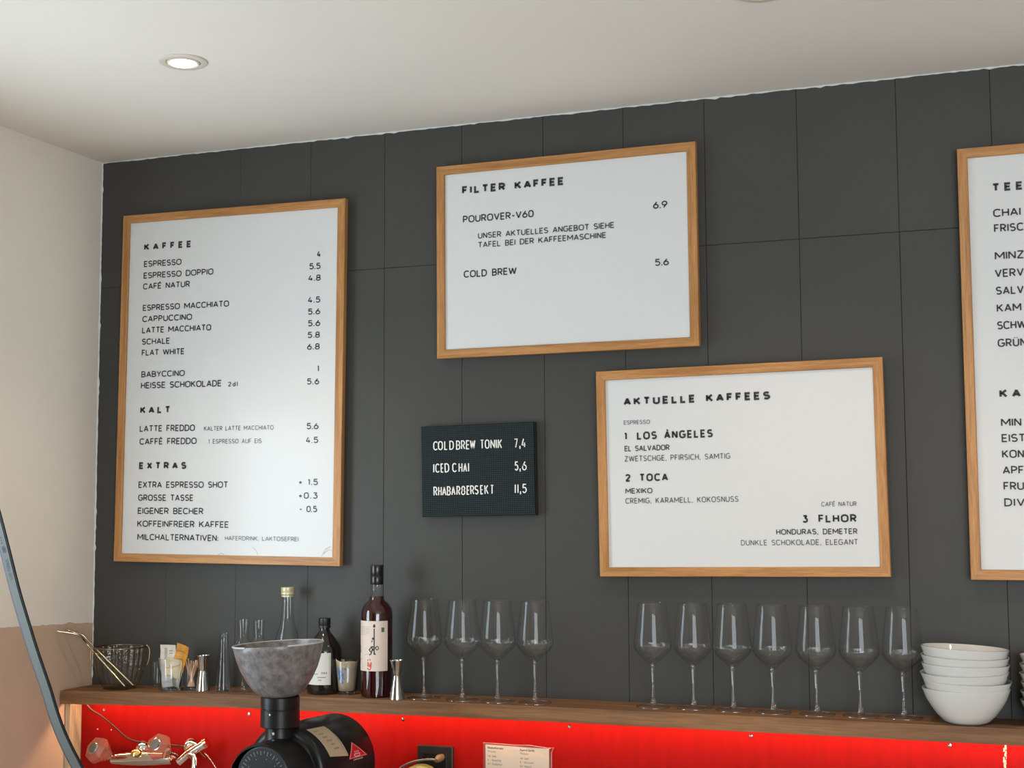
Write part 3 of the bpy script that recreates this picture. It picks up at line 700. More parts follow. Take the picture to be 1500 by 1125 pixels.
sl = ['lowest small white bowl in the stack cut off by the right edge', 'second small bowl up, in the stack cut off by the right edge', 'third small bowl up, in the stack cut off by the right edge', 'fourth small bowl up, in the stack cut off by the right edge', 'fifth small bowl up, in the stack cut off by the right edge', 'topmost small white bowl in the stack cut off by the right edge']
for i in range(6):
    b = s0 if i == 0 else copy_tree(s0)
    b.location = (sxp+.001*((i*7) % 3-1), -.078, zs(sxp)+.0003+i*.0195); tag(b, sl[i], 'bowl', 'small bowls in the cut-off stack')

# ---- jiggers
def jigger(x, y, H, rb, rt, rw, waist, label):
    o = thing('jigger', label, 'jigger', sit(x, y))
    h = waist*H
    MB().lathe([(rb-.0012, 0), (rb, .0006), (rb-.0004, .003), (rw+.0015, h-.006), (rw, h), (rw-.002, h+.0005)], 40).obj('lower_cup', M['steel'], o, smooth=50)
    MB().lathe([(rw-.002, h), (rw, h), (rw+.002, h+.008), (rt-.0012, H-.004), (rt+.0012, H-.001), (rt+.001, H), (rt-.001, H-.001), (rw+.001, h+.009), (0, h+.006)], 40).obj('upper_cup', M['steel'], o, smooth=50)
    return o
jigger(.4331, -.0961, .0945, .0195, .0165, .0115, .56, 'polished steel jigger between the wooden sticks and the glass carafe')
jigger(1.0260, -.1270, .0985, .0195, .0168, .0085, .60, 'polished steel jigger in front of the red bottle')

# ---- ribbed smoked glass bucket with two bent straws
bk = thing('ice_bucket', 'smoked ribbed glass bucket with wire handle, left end of shelf', 'bucket', sit(.1590, -.0880), rz=.62)
rib = lambda a, z: 1+.035*math.cos(24*a)*min(1, z/.02)
MB().lathe([(0, .0025), (.030, .0020), (.042, .004), (.052, .016), (.060, .037), (.066, .065), (.0695, .095), (.0705, .1150)], 144, mod=rib).obj('glass_body', M['smoke'], bk, smooth=80)
MB().lathe([(0, .0005), (.036, .0005), (.045, .003), (.040, .006), (0, .006)], 48).obj('thick_base', M['smoke'], bk, smooth=50)
ringp = [(.0712*math.cos(a), .0712*math.sin(a), .1150) for a in [2*PI*i/48 for i in range(49)]]
MB().tube(ringp, .0017, 8, cap=False).obj('rim_wire', M['brass'], bk, smooth=60)
hp = [(-.0722, 0, .119), (-.0780, 0, .110), (-.0795, -.001, .095), (-.0775, -.003, .078), (-.0735, -.006, .064)]
for s_ in (1, -1): MB().tube(smooth_path([(p[0]*s_, p[1], p[2]) for p in hp]), .0016, 8).obj('bail_handle', M['brass'], bk, smooth=60)
for s_ in (1, -1): MB().lathe([(0, .003), (.003, .0015), (.003, -.0015), (0, -.003)], 12, Matrix.Translation((.0722*s_, 0, .118))).obj('hinge_knob', M['brass'], bk, smooth=40)
stw = principled('brushed_straw_steel', (.50, .42, .32), .22, 1)
def straw(pxs, tip, low, label):
    pts = [Vector(low)]+[at(a, b, Y=Y) for (a, b), Y in pxs]
    mb = MB(); mb.tube(smooth_path(pts, 6), .0027, 12, cap=False)
    o = tag(mb.obj('metal_straw', stw, smooth=60), label, 'straw', 'bent metal straws in the bucket')
zb = zs(.16)
straw([((137, 947), -.095), ((122, 931), -.105), ((111, 927.5), -.119), ((97, 922), -.131)], None, (.195, -.075, zb+.010), 'bent metal drinking straw in the bucket, the upper one')
straw([((133, 950), -.108), ((120, 934), -.130), ((109, 928.5), -.145), ((83.5, 924.5), -.172)], None, (.185, -.100, zb+.010), 'bent metal drinking straw in the bucket, reaching further left')

# ---- tumblers
def tumbler(x, y, H, rb, rt, label, wall='glass', sides=None):
    o = thing('tumbler', label, 'glass', sit(x, y))
    MB().lathe([(rb, .0005), (rb+.0008, .006), (rt, H-.001), (rt-.0006, H), (rt-.0016, H-.001), (rb-.0012, .0085), (0, .0075)], 40).obj('glass_wall', M[wall], o, smooth=60)
    MB().lathe([(0, .0003), (rb-.001, .0003), (rb+.0002, .002), (rb-.0002, .0070), (0, .0072)], 40).obj('thick_base', M['sglass'], o, smooth=50)
    return o
tumbler(.2400, -.0270, .0700, .0160, .0215, 'small empty clear glass between the bucket and the sugar packets')
tumbler(.3393, -.1080, .0880, .0250, .0345, 'clear tumbler holding printed sugar packets', 'glasst')
tumbler(.3874, -.0820, .0660, .0195, .0225, 'small clear glass holding the thin wooden sticks')
tumbler(.8533, -.0650, .0860, .0255, .0335, 'clear tumbler of colourful packets between black and red bottles', 'glasst')
# sugar packets
def packet(cx, cy, z0, w_, h_, rz, tilt, lean, mats, label, cat='packet', grp=None, bend=.004, marks=None, th=.0016):
    o = thing('sugar_packet', label, cat, (cx, cy, z0), group=grp)
    mb = MB(); n = 8
    for j in range(n+1):
        v = j/n*h_
        for i in range(n+1):
            u = (-.5+i/n)*w_; y = bend*math.cos(u/w_*PI)-bend*.4*math.sin(v/h_*7)
            mb.v.append((u, y, v))
    for j in range(n+1):
        for i in range(n+1):
            x, y, z = mb.v[j*(n+1)+i]; e = th*(1 if 0 < i < n and 0 < j < n else .2); mb.v.append((x, y+e, z))
    q = (n+1)**2
    for j in range(n):
        for i in range(n):
            a = j*(n+1)+i; mb.f += [(a, a+1, a+n+2, a+n+1), (a+q, a+n+1+q, a+n+2+q, a+1+q)]; mb.mi += [0, 0]
    for i in range(n):
        a = i; mb.f.append((a, a+q, a+1+q, a+1)); a = n*(n+1)+i; mb.f.append((a, a+1, a+1+q, a+q)); a = i*(n+1); mb.f.append((a, a+n+1, a+n+1+q, a+q)); a = i*(n+1)+n; mb.f.append((a, a+q, a+n+1+q, a+n+1)); mb.mi += [0]*4
    R_ = Matrix.Rotation(rz, 4, 'Z') @ Matrix.Rotation(lean, 4, 'X') @ Matrix.Rotation(tilt, 4, 'Y')
    f = mb.obj('paper_sleeve', mats[0], o, smooth=50)
    if marks:
        mk = MB(); draw(mk, marks[0], marks[1], lambda u, v, d: (u, bend*math.cos(u/w_*PI)-bend*.4*math.sin(v/h_*7)-.0004, v)); mk.obj('print', mats[1], o)
    o.matrix_world = Matrix.Translation((cx, cy, z0)) @ R_
    return o
pw_ = principled('white_packet', (.58, .52, .43), .6, var=.12, scale=60); pg = principled('grey_white_packet', (.50, .49, .47), .6)
po = principled('orange_packet', (.52, .22, .02), .5, var=.2, scale=50); py = principled('yellow_white_packet', (.62, .44, .18), .55, col2=(.70, .62, .5), scale=38)
pk = principled('packet_print', (.12, .10, .08), .6); pr = principled('packet_red_print', (.62, .12, .03), .6)
zt = zs(.34)+.0085
def rows(x0, x1, zlist): return [[(x0, z), (x1, z)] for z in zlist]
SP = 'sugar packets in the tumbler'
packet(.3265, -.1060, zt+.046, .046, .068, .10, .01, 0, (pw_, pk), 'white sugar packet with rows of dark print, upright at left', grp=SP, marks=(rows(-.012, -.004, [.030, .034, .038, .042, .046, .050, .054, .058])+rows(.001, .012, [.045, .052]), .0009))
packet(.3590, -.1080, zt+.046, .042, .072, -.12, .28, 0, (po, pk), 'orange sugar packet sticking up highest in the tumbler', grp=SP, marks=([[(-.02, .050), (.0, .054), (.02, .050)]], .0006))
packet(.3450, -.1130, zt+.026, .050, .052, .02, .14, 0, (py, pr), 'yellow and white sugar packet at the tumbler rim', grp=SP, marks=([[(-.02, .024), (0, .030), (.02, .040)], [(-.018, .006), (-.004, .004)]], .0008))
packet(.3345, -.1150, zt+.002, .034, .058, .03, -.16, -.04, (pg, pk), 'pale grey packet slanting against the front of the tumbler glass', grp=SP, marks=(rows(-.012, .012, [.012, .016]), .0003), bend=.006)
packet(.3500, -.1060, zt+.001, .036, .060, -.25, .20, 0, (pw_, pr), 'beige packet at the bottom right inside the tumbler', grp=SP, bend=.005)
# wooden sticks
st0 = None
for k in range(15):
    a = 2*PI*k/15; tx = .016*math.cos(a); ty = .012*math.sin(a); bxx = -.010*math.cos(a+.5); byy = -.008*math.sin(a+.5)
    p0 = Vector((bxx, byy, 0)); p1 = Vector((tx*1.25, ty, .066+.009*math.sin(k*2.3)))
    if st0 is None:
        s_ = MB(); s_.lathe([(0, 0), (.0020, .001), (.0020, .083), (.0014, .085), (0, .0855)], 8)
        st0 = s_.obj('wooden_stick', M['stick'], smooth=50); s = st0
    else: s = st0.copy(); COL.objects.link(s)
    d = (p1-p0).normalized(); q = Vector((0, 0, 1)).rotation_difference(d)
    s.rotation_mode = 'QUATERNION'; s.rotation_quaternion = q; s.location = Vector((.3874, -.0820, zs(.3874)+.0085))+p0
    s.scale = (1, 1, (p1-p0).length/.0855)
    tag(s, 'thin wooden stick standing in the small glass beside the jigger', 'stick', 'wooden sticks in the small glass')
# tall carafe
cf = thing('carafe', 'slim empty conical glass carafe right of the left jigger', 'carafe', sit(.4968, -.095))
MB().lathe([(.0215, .001), (.0218, .004), (.0195, .030), (.0150, .090), (.0122, .125), (.0116, .150), (.0124, .1545)], 40).obj('body', M['glasst'], cf, smooth=80)
MB().lathe([(0, .0003), (.021, .0003), (.0217, .002), (.021, .006), (0, .0065)], 40).obj('thick_base', M['sglass'], cf, smooth=50)
# grappa glasses
def grappa(x, y, s, label):
    o = thing('grappa_glass', label, 'glass', sit(x, y), group='tulip grappa glasses'); o.scale = (s, s, s)
    MB().lathe([(.0035, .094), (.010, .098), (.0215, .110), (.0245, .121), (.0215, .133), (.0155, .143), (.0138, .152), (.0150, .175), (.0165, .1925)], 40).obj('bowl', M['glasst'], o, smooth=80)
    MB().lathe([(0, .004), (.007, .005), (.0035, .0075), (.0062, .011), (.0030, .0145), (.0052, .018), (.0026, .022), (.0022, .06), (.0028, .090), (.004, .0955), (0, .0975)], 20).obj('stem', M['sglass'], o, smooth=70)
    MB().lathe([(0, .0045), (.006, .004), (.020, .0018), (.0285, .0009), (.0285, .0002)], 40).obj('foot', M['footg'], o, smooth=60)
grappa(.5531, -.090, .985, 'stemmed tulip grappa glass just right of the conical carafe')
grappa(.6010, -.090, .975, 'stemmed tulip grappa glass partly behind the grinder hopper')

# ---- bottles
def on_cyl(r): return lambda u, v, d: (math.sin(u/r)*(r+.0004+d), -math.cos(u/r)*(r+.0004+d), v)
def cyl_label(name, r, w_, z0, z1, mat, parent, n=24):
    mb = MB()
    for i in range(n+1):
        u = (-.5+i/n)*w_
        for z in (z0, z1): mb.v.append((math.sin(u/r)*(r+.0002), -math.cos(u/r)*(r+.0002), z))
    for i in range(n): mb.f.append((2*i, 2*i+2, 2*i+3, 2*i+1)); mb.mi.append(0)
    return mb.obj(name, mat, parent, smooth=80)
bt = thing('glass_bottle', 'empty clear bottle with cream screw cap behind the hopper', 'bottle', sit(.6647, -.0498))
MB().lathe([(.030, .001), (.033, .004), (.0335, .01), (.0335, .115), (.0325, .130), (.0275, .152), (.0210, .172), (.0165, .195), (.0150, .225), (.0142, .250)], 48).obj('body', M['glasst'], bt, smooth=80)
MB().lathe([(0, .0003), (.031, .0003), (.033, .003), (.032, .009), (0, .007)], 40).obj('thick_base', M['sglass'], bt, smooth=50)
MB().lathe([(.0150, .249), (.0165, .2495), (.0165, .2535), (.0152, .2545)], 32).obj('neck_ring', M['cream_cap'], bt, smooth=40)
MB().lathe([(.0168, .2550), (.0178, .2560), (.0176, .2610), (.0170, .2620), (.0178, .2640), (.0178, .2735), (.0165, .2750), (0, .2752)], 40).obj('cap', M['cream_cap'], bt, smooth=30)

bb = thing('black_bottle', 'broad black bottle with off-white label behind the hopper', 'bottle', sit(.7860, -.0660)); bb.rotation_euler = (0, 0, .05)
prof = [(.040, .0005), (.0445, .003), (.0455, .010), (.0455, .108), (.0440, .118), (.0380, .130), (.0260, .147), (.0165, .158), (.0135, .164), (.0130, .172)]
MB().lathe([(0, .0005)]+prof, 48).obj('body', principled('black_glass', (.010, .007, .006), .09, coat=.4), bb, smooth=50)
MB().lathe([(.0150, .1700), (.0160, .1710), (.0160, .1760), (.0150, .1770), (.0158, .1785), (.0158, .1945), (.0145, .1960), (0, .1962)], 40, mod=lambda a, z: 1+.012*math.cos(30*a)).obj('cap', M['black'], bb, smooth=35)
cyl_label('label', .0455, .074, .026, .108, M['labelw'], bb)
lk = MB(); f = on_cyl(.0455)
draw(lk, [[(-.034, .029), (.034, .029), (.034, .105), (-.034, .105), (-.034, .029)]], .0004, f)
for t_, u, z, w_, c_ in (('ONS', .012, .054, .0155, .0052), ('HAND', -.012, .054, .02, .0052), ('ALMOST', .002, .0455, .024, .0035), ('SIR', .004, .038, .012, .004)):
    if t_ in ('ONS',): draw(lk, text_lines(t_, u, z, w_, c_, .1), c_*.1, f)
    else: draw(lk, [[(u+i*.0032, z), (u+i*.0032+.0022, z)] for i in range(int(w_/.0034))], .0011, f)
tag(lk.obj('label_print', M['ink2'], bb), kind='stuff')

rb = thing('red_bottle', 'dark red liqueur bottle with black cap and illustrated cream label', 'bottle', sit(.9509, -.0900))
liq = murky('dark_red_liquid', (.030, .0008, .0015), (.55, .010, .018), .90, .08)
MB().lathe([(0, .0006), (.036, .0006), (.0395, .004), (.0400, .010), (.0400, .205), (.0394, .2150), (.0360, .2270), (.0290, .2370), (.0200, .2440), (.0180, .2490), (.0172, .2560), (0, .2562)], 56).obj('liquid_body', liq, rb, smooth=50)
MB().lathe([(.0406, .002), (.0408, .206), (.0401, .2160), (.0366, .2280), (.0295, .2380), (.0210, .2450), (.0196, .2500), (.0194, .2550), (.0150, .2600), (.0146, .290)], 56).obj('glass_wall', M['glasst'], rb, smooth=70)
MB().lathe([(.0166, .2860), (.0172, .2870), (.0172, .3080), (.0166, .3090), (.0172, .3100), (.0172, .3350), (.0165, .3365), (0, .3370)], 48).obj('cap', M['blackg'], rb, smooth=35)
cyl_label('label', .0411, .098, .068, .195, M['label'], rb, 30)
f = on_cyl(.0411); g1, g2, g3, g4 = MB(), MB(), MB(), MB()
draw(g1, [[(.012, .110), (.012, .176)], [(.010, .180), (.012, .187), (.014, .180), (.010, .180)], [(.004, .128), (-.001, .122), (.004, .116)], [(.006, .131), (.0145, .127)], [(.008, .126), (.004, .112), (-.001, .109)], [(.011, .126), (.013, .112), (.016, .110)], [(.004, .131), (.010, .120)]], .0015, f)
draw(g1, [arc(.0195, .1265, .0035, .0045, 0, 360, 12), arc(-.039, .122, .004, .008, 0, 360, 12), arc(.0085, .1505, .0012, .002, 0, 360, 8), [(.007, .146), (.005, .141)]], .0011, f)
draw(g1, [[(x, z), (x+.0012, z+.0012)] for x, z in ((-.030, .142), (-.026, .138), (-.033, .145), (-.022, .126), (-.017, .121), (-.012, .124), (-.010, .110), (-.006, .111), (-.013, .108), (-.037, .143))], .0006, f)
draw(g2, [arc(-.001, .080, .0050, .0085, 200, 340, 8)+[(.0045, .090), (-.0055, .090), (-.0052, .080)], [(-.002, .088), (-.002, .079)], [(.002, .087), (.001, .078)], [(-.004, .094), (-.006, .098)], [(.002, .095), (.0, .099)]], .0013, f)
for j, z in enumerate((.188, .180, .176, .172, .168, .164, .160)):
    draw(g3, [[(-.038+i*.0016, z+.0007*math.sin(i*2.1+j)) for i in range(8 if j == 0 else 24 if j < 6 else 19)]], .00022, f)
for z in (.074, .0775, .081): draw(g3, [[(-.026, z), (-.010, z)], [(.008, z), (.032, z)]], .0003, f)
draw(g3, [[(-.037, .098), (-.033, .095), (-.031, .098), (-.028, .096)]], .0006, f)
draw(g4, [[(.0305, .1725), (.0385, .1725)]], .0058, f)
tag(g1.obj('label_drawing', M['ink'], rb), kind='stuff'); tag(g2.obj('red_print', principled('red_print', (.55, .06, .03), .6), rb), kind='stuff'); tag(g3.obj('fine_print', M['ink3'], rb), kind='stuff'); g4.obj('green_seal', principled('green_print', (.04, .14, .05), .6), rb)

# packets in the second tumbler
zt = zs(.853)+.0085
pc1 = principled('cream_printed_paper', (.46, .34, .20), .6, col2=(.40, .32, .24), scale=30)
pc2 = principled('ochre_printed_paper', (.55, .34, .10), .6, col2=(.62, .50, .34), scale=60, wob=1)
blue = principled('blue_print', (.02, .13, .38), .6)
def wrap(name, label, z0, z1, r0, r1, a0, a1, mat, wav, marks=None):
    mb = MB(); n = 26
    for i in range(n+1):
        a = a0+(a1-a0)*i/n
        for k in range(5):
            t = k/4; r = r0+(r1-r0)*t; z = z0+(z1-z0+wav(i/n))*t
            mb.v.append((r*math.sin(a), -r*math.cos(a), z))
    for i in range(n):
        for k in range(4): a = 5*i+k; mb.f.append((a, a+5, a+6, a+1)); mb.mi.append(0)
    o = tag(mb.obj(name, mat, smooth=80, loc=(.8533, -.0650, zt)), label, 'packet', 'packets in the right tumbler')
    sm = o.modifiers.new('thickness', 'SOLIDIFY'); sm.thickness = .0006
    return o
wa = wrap('paper_packet', 'curved cream packet with a blue starburst, facing front in the tumbler', .001, .077, .0225, .0305, -1.35, 1.3, pc1, lambda t: .010*abs(t-.5)*2*(1-t)*1.2)
zz = MB(); r_ = lambda v: .0225+.008*v/.077+.0005
for k in range(13):
    a = 2*PI*k/13+.2; L_ = .013+.006*((k*5) % 3)
    draw(zz, [[(-.006+.002*math.cos(a), .044+.002*math.sin(a)), (-.006+L_*math.cos(a)*.8, .044+L_*math.sin(a))]], .0016, lambda u, v, d: (math.sin(u/r_(v))*r_(v), -math.cos(u/r_(v))*r_(v), v))
zz.obj('blue_starburst', blue, wa)
zz = MB()
for k in range(6): draw(zz, [[(-.020+k*.005, .066+.003*math.sin(k)), (-.016+k*.005, .071), (-.014+k*.005, .063)]], .0012, lambda u, v, d: (math.sin(u/r_(v))*r_(v), -math.cos(u/r_(v))*r_(v), v))
zz.obj('ochre_ornament', pc2, wa)
wrap('paper_packet', 'ochre packet with a raised corner behind the starburst packet', .001, .078, .0205, .0285, -2.4, -.9, pc2, lambda t: .018*(1-abs(t-.55)*2)**2)
wrap('paper_packet', 'plain cream packet curled along the right side of the tumbler', .001, .074, .0195, .0275, .3, 2.0, pc1, lambda t: .004*t)

# ================================================================== COFFEE GRINDER
gr = thing('coffee_grinder', 'black coffee grinder with frosted bowl-shaped hopper in front of the shelf', 'grinder', (.885, -.45, .9))
Z0 = .9; hx, hy = .8745-.885, 0
frost = murky('frosted_hopper', (.30, .285, .29), (.55, .53, .52), .76, .28, noise=1, coldark=(.125, .108, .10), nscale=55)
hop = MB()
pr_o = [(.040, 0), (.050, .006), (.0625, .018), (.0765, .037), (.0905, .064), (.0990, .088), (.1045, .110), (.1065, .1215), (.1060, .1232), (.1035, .1232), (.1030, .1215), (.0995, .108), (.094, .086), (.086, .064), (.072, .038), (.057, .018), (.040, .006)]
hop.lathe(pr_o, 72)
h = hop.obj('hopper', frost, gr, smooth=60); h.location = (hx, hy, 1.314-Z0); h.rotation_euler = (.0, -.055, .1)
rim = MB()
for i in range(73):
    a = 2*PI*i/72-PI/2
    if .16 < (i/72) < .2: continue
for a0, a1 in ((-.30*PI, 1.38*PI),):
    n = 64
    rim.tube([(.1062*math.cos(a0+(a1-a0)*i/n), .1062*math.sin(a0+(a1-a0)*i/n), .1222) for i in range(n+1)], .0022, 8)
r2 = rim.obj('rim_bead', principled('frosted_rim', (.42, .42, .43), .3), gr, smooth=60); r2.location = h.location; r2.rotation_euler = h.rotation_euler
col = MB(); col.lathe([(.0440, .046), (.0458, .045), (.0458, .0195), (.0445, .0180), (.0445, .0165), (.0458, .0150), (.0458, -.0230), (.0445, -.0245), (.030, -.0250)], 56)
c_ = col.obj('hopper_collar', M['blackm'], gr, smooth=40); c_.location = (hx, hy, 1.2685-Z0)
MB().lathe([(.0350, .0), (.0350, -.048), (.0400, -.060), (.055, -.085), (0, -.085)], 48).obj('feed_tube', M['blackm'], gr, smooth=40, loc=(hx, hy, 1.245-Z0))
for (px, py, r_, y_) in ((395.5, 1047.5, .0022, -.0455), (400.5, 1075, .0034, -.0345)):
    p = at(px, py, Y=-.45+y_); MB().lathe([(0, .0014), (r_, .001), (r_, -.002)], 14, Matrix.Rotation(PI/2, 4, 'X')).obj('screw', M['chrome'], gr, smooth=40, loc=(p.x-.885, y_+.0003, p.z-Z0))
AX = 1.135-Z0
def along_y(prof, n, y0, x=0, rz=0, z=AX): return Matrix.Translation((x, y0, z)) @ Matrix.Rotation(rz, 4, 'Z') @ Matrix.Rotation(-PI/2, 4, 'X')
RZ = -.11
mo = MB().lathe([(0, .0), (.098, .0), (.108, .004), (.112, .010), (.112, .222), (.108, .230), (.098, .234), (.0, .236)], 72, along_y(None, 0, 0, 0, RZ)).obj('motor_housing', M['blackm'], gr, smooth=35)
MB().lathe([(.080, -.115), (.086, -.105), (.086, -.012), (.096, .0), (0, .0)], 64, along_y(None, 0, 0, .004)).obj('grinding_chamber', M['blackm'], gr, smooth=35)
dx = .8977-.885; DZ = 1.149-Z0
dial = MB().lathe([(0, 0), (.064, 0), (.0665, .002), (.0665, .012), (0, .012)], 64, Matrix.Translation((dx, -.118, DZ)) @ Matrix.Rotation(-PI/2, 4, 'X')).obj('dial_plate', principled('dark_dial', (.022, .026, .030), .35, .4), gr, smooth=35)
tk = MB()
for k in range(28):
    a = PI*(-.2)+PI*1.4*k/27; L_ = .010 if k % 2 == 0 else .006
    draw(tk, [[(dx+.058*math.cos(a), DZ+.058*math.sin(a)), (dx+(.058-L_)*math.cos(a), DZ+(.058-L_)*math.sin(a))]], .0006, lambda u, v, d: (u, -.1186, v))
    if k % 4 == 0: draw(tk, [[(dx+.041*math.cos(a)-.001, DZ+.041*math.sin(a)), (dx+.041*math.cos(a)+.001, DZ+.041*math.sin(a))]], .001, lambda u, v, d: (u, -.1186, v))
tag(tk.obj('dial_ticks', principled('grey_print', (.20, .22, .24), .5), gr), kind='stuff')
kn = MB(); kn.lathe([(0, -.030), (.028, -.028), (.030, -.024), (.031, 0)], 40, Matrix.Translation((dx, -.118, DZ-.012)) @ Matrix.Rotation(-PI/2, 4, 'X')); kn.box((dx-.034, -.160, DZ-.020), (dx+.034, -.140, DZ-.004))
kn.obj('dial_knob', M['blackg'], gr, smooth=35, bevel=.003)
def mot(theta, y, d=0): # point on the motor surface in grinder coordinates
    return (Matrix.Rotation(RZ, 4, 'Z') @ Vector(((.1123+d)*math.sin(theta), y, (.1123+d)*math.cos(theta))))+Vector((0, 0, AX))
def patch(name, ths, ys, mat, corners=None, n=14):
    mb = MB()
    for i in range(n+1):
        t = i/n
        for s_ in (0, 1):
            th = corners[0][0]+(corners[3][0]-corners[0][0])*t if s_ == 0 else corners[1][0]+(corners[2][0]-corners[1][0])*t
            y = corners[0][1]+(corners[3][1]-corners[0][1])*t if s_ == 0 else corners[1][1]+(corners[2][1]-corners[1][1])*t
            mb.v.append(tuple(mot(th, y, .0004)))
    for i in range(n): mb.f.append((2*i, 2*i+1, 2*i+3, 2*i+2)); mb.mi.append(0)
    return mb.obj(name, mat, gr, smooth=80)
patch('tape_label', 0, 0, principled('masking_tape', (.42, .33, .22), .6), [(.44, .022), (.46, .092), (1.28, .112), (1.20, .038)])
tl = MB(); hwf = lambda u, v, d: tuple(mot(u, v, .0007))
def onm(lines, hw): # u = angle*R, v = y
    draw(tl, lines, hw, lambda u, v, d: tuple(mot(u/.112, v, .0008)))
for i in range(6):
    u0 = (.56+.10*i)*.112; y0 = .035+.006*i
    zig = [(u0+.0022*math.sin(k*2.4+i), y0+k*.0030) for k in range(7+i % 2)]
    onm([zig], .0005)
onm([[(.62*.112, .086), (1.12*.112, .100)]], .0005)
onm([[(u*.112+.001*math.sin(u*90), .094+.012*(u-.6)+.002*math.cos(u*70)) for u in [.62+.03*k for k in range(17)]]], .0005)
tag(tl.obj('handwriting', M['ink'], gr), kind='stuff')
# red warning triangle
def tri(name, a, b, c, mat, d):
    mb = MB(); n = 10
    for i in range(n+1):
        t = i/n; l = tuple(a[k]+(b[k]-a[k])*t for k in (0, 1)); r = tuple(a[k]+(c[k]-a[k])*t for k in (0, 1))
        for s_ in (0, .5, 1): mb.v.append(tuple(mot(l[0]+(r[0]-l[0])*s_, l[1]+(r[1]-l[1])*s_, d)))
    for i in range(n):
        for k in (0, 1): mb.f.append((3*i+k, 3*i+k+1, 3*i+k+4, 3*i+k+3)); mb.mi.append(0)
    return mb.obj(name, mat, gr, smooth=80)
A_, B_, C_ = (1.02, .142), (1.36, .112), (1.36, .190)
cen = tuple((A_[k]+B_[k]+C_[k])/3 for k in (0, 1)); shr = lambda p, s_=.86: tuple(cen[k]+(p[k]-cen[k])*s_ for k in (0, 1))
tri('sticker_border', A_, B_, C_, principled('pink_border', (.70, .22, .22), .4), .0004)
tri('warning_sticker', shr(A_), shr(B_), shr(C_), principled('sticker_red', (.48, .012, .02), .35), .0007)
tl = MB()
cu, cv = cen[0]*.112, cen[1]
onm([[(cu+.004, cv-.012), (cu+.010, cv-.010), (cu+.010, cv+.010), (cu+.004, cv+.012), (cu+.004, cv-.012)]], .0010)
onm([[(cu+.001-.004*k/4, cv+o+.0015*math.sin(k*1.6)) for k in range(5)] for o in (-.007, 0, .007)], .0009)
onm([[(cu+.0165, cv-.018+k*.0052), (cu+.0165, cv-.0155+k*.0052)] for k in range(8)], .0016)
tag(tl.obj('sticker_print', principled('pink_print', (.75, .45, .42), .4), gr), kind='stuff')
MB().box((-.055, -.07, .0), (.055, .12, .14)).box((-.10, -.12, 0), (.10, .16, .02)).obj('stand', M['blackm'], gr, bevel=.004)

# ================================================================== WORKTOP (below the frame)
tag(MB().box((.02, -.75, .86), (3.4, -.0705, .8995)).obj('worktop', principled('grey_worktop', (.25, .24, .23), .4)), 'long grey worktop below the red panel', 'worktop', kind='structure')

# ================================================================== TAPS
tp = thing('mixer_tap', 'chrome wall tap with two faceted clear knobs before the red panel', 'tap', (0, 0, 0))
knobm = murky('acrylic_red_reflection', (.50, .20, .14), (.92, .66, .58), .42, .02)  # clear acrylic, the panel's reflected red put into its colour
def frm(p, d):
    q = Vector((0, 0, 1)).rotation_difference(Vector(d).normalized()); return Matrix.Translation(p) @ q.to_matrix().to_4x4()
bodyL, bodyR = at(166, 1112, Y=-.14), at(253, 1111, Y=-.14)
MB().tube([bodyL-(bodyR-bodyL)*.02, bodyL, bodyL.lerp(bodyR, .25), bodyL.lerp(bodyR, .5), bodyL.lerp(bodyR, .75), bodyR], [.006, .0145, .0185, .020, .019, .016], 24).obj('tap_body', M['chrome'], tp, smooth=50)
def knob(px, py, pz, dirv, yk):
    c = at(px, py, Y=yk); Tm = frm(c, dirv)
    k = MB().lathe([(.012, -.050), (.0180, -.040), (.0360, -.010), (.0350, .004), (.0190, .0115), (0, .0115)], 7, Tm).obj('knob', knobm, tp)
    MB().lathe([(0, .0150), (.0140, .0146), (.0152, .0125), (.0168, .0120), (.0172, .0100)], 28, Tm).obj('knob_rim', M['steel'], k, smooth=40)
    MB().lathe([(0, .0158), (.0128, .0156), (.0130, .0148)], 28, Tm).obj('knob_badge', principled('badge', (.20, .17, .14), .35, .5), k, smooth=40)
    MB().lathe([(.0125, -.085), (.0145, -.076), (.0120, -.066), (.0120, -.050), (.0140, -.046), (0, -.044)], 24, Tm).obj('valve_neck', M['chrome'], k, smooth=40)
knob(141, 1098, 0, (-.20, -.85, .45), -.19)
knob(231, 1093, 0, (-.05, -.85, .50), -.19)
for px, py, r_ in ((209, 1098, .024), (279, 1094, .023)):
    c = at(px, py, Y=-.0745); MB().lathe([(0, .018), (.010, .016), (r_*.8, .008), (r_, 0)], 36, Matrix.Translation(c) @ Matrix.Rotation(PI/2, 4, 'X')).obj('wall_flange', M['chrome'], tp, smooth=50)
a, b, c, d = at(262, 1117, Y=-.13), at(275, 1105, Y=-.125), at(300, 1090, Y=-.12), at(300, 1122, Y=-.14)
MB().tube([a, b, c], [.0105, .0115, .0125], 20).obj('spout_arm', M['chrome'], tp, smooth=50)
MB().tube([c+(c-b).normalized()*.001, c+(c-b).normalized()*.010], [.0150, .0140], 24).obj('end_cap', principled('copper_red_cap', (.75, .30, .18), .15, 1), tp, smooth=40)
MB().tube(smooth_path([b, at(285, 1112, Y=-.14), at(283, 1140, Y=-.15)]), .0085, 16).obj('down_pipe', M['chrome'], tp, smooth=50)
MB().tube([at(300, 1103, Y=-.12), at(309, 1114, Y=-.12), at(318, 1128, Y=-.12)], .0016, 8).obj('ball_chain', M['steel'], tp, smooth=50)
MB().lathe([(.004, 0), (.013, .001), (.014, .005), (.009, .010), (0, .012)], 20, frm(at(199, 1104, Y=-.155), (0, -.6, .8))).obj('brass_nut', principled('polished_brass', (.85, .60, .22), .15, 1), tp, smooth=40)
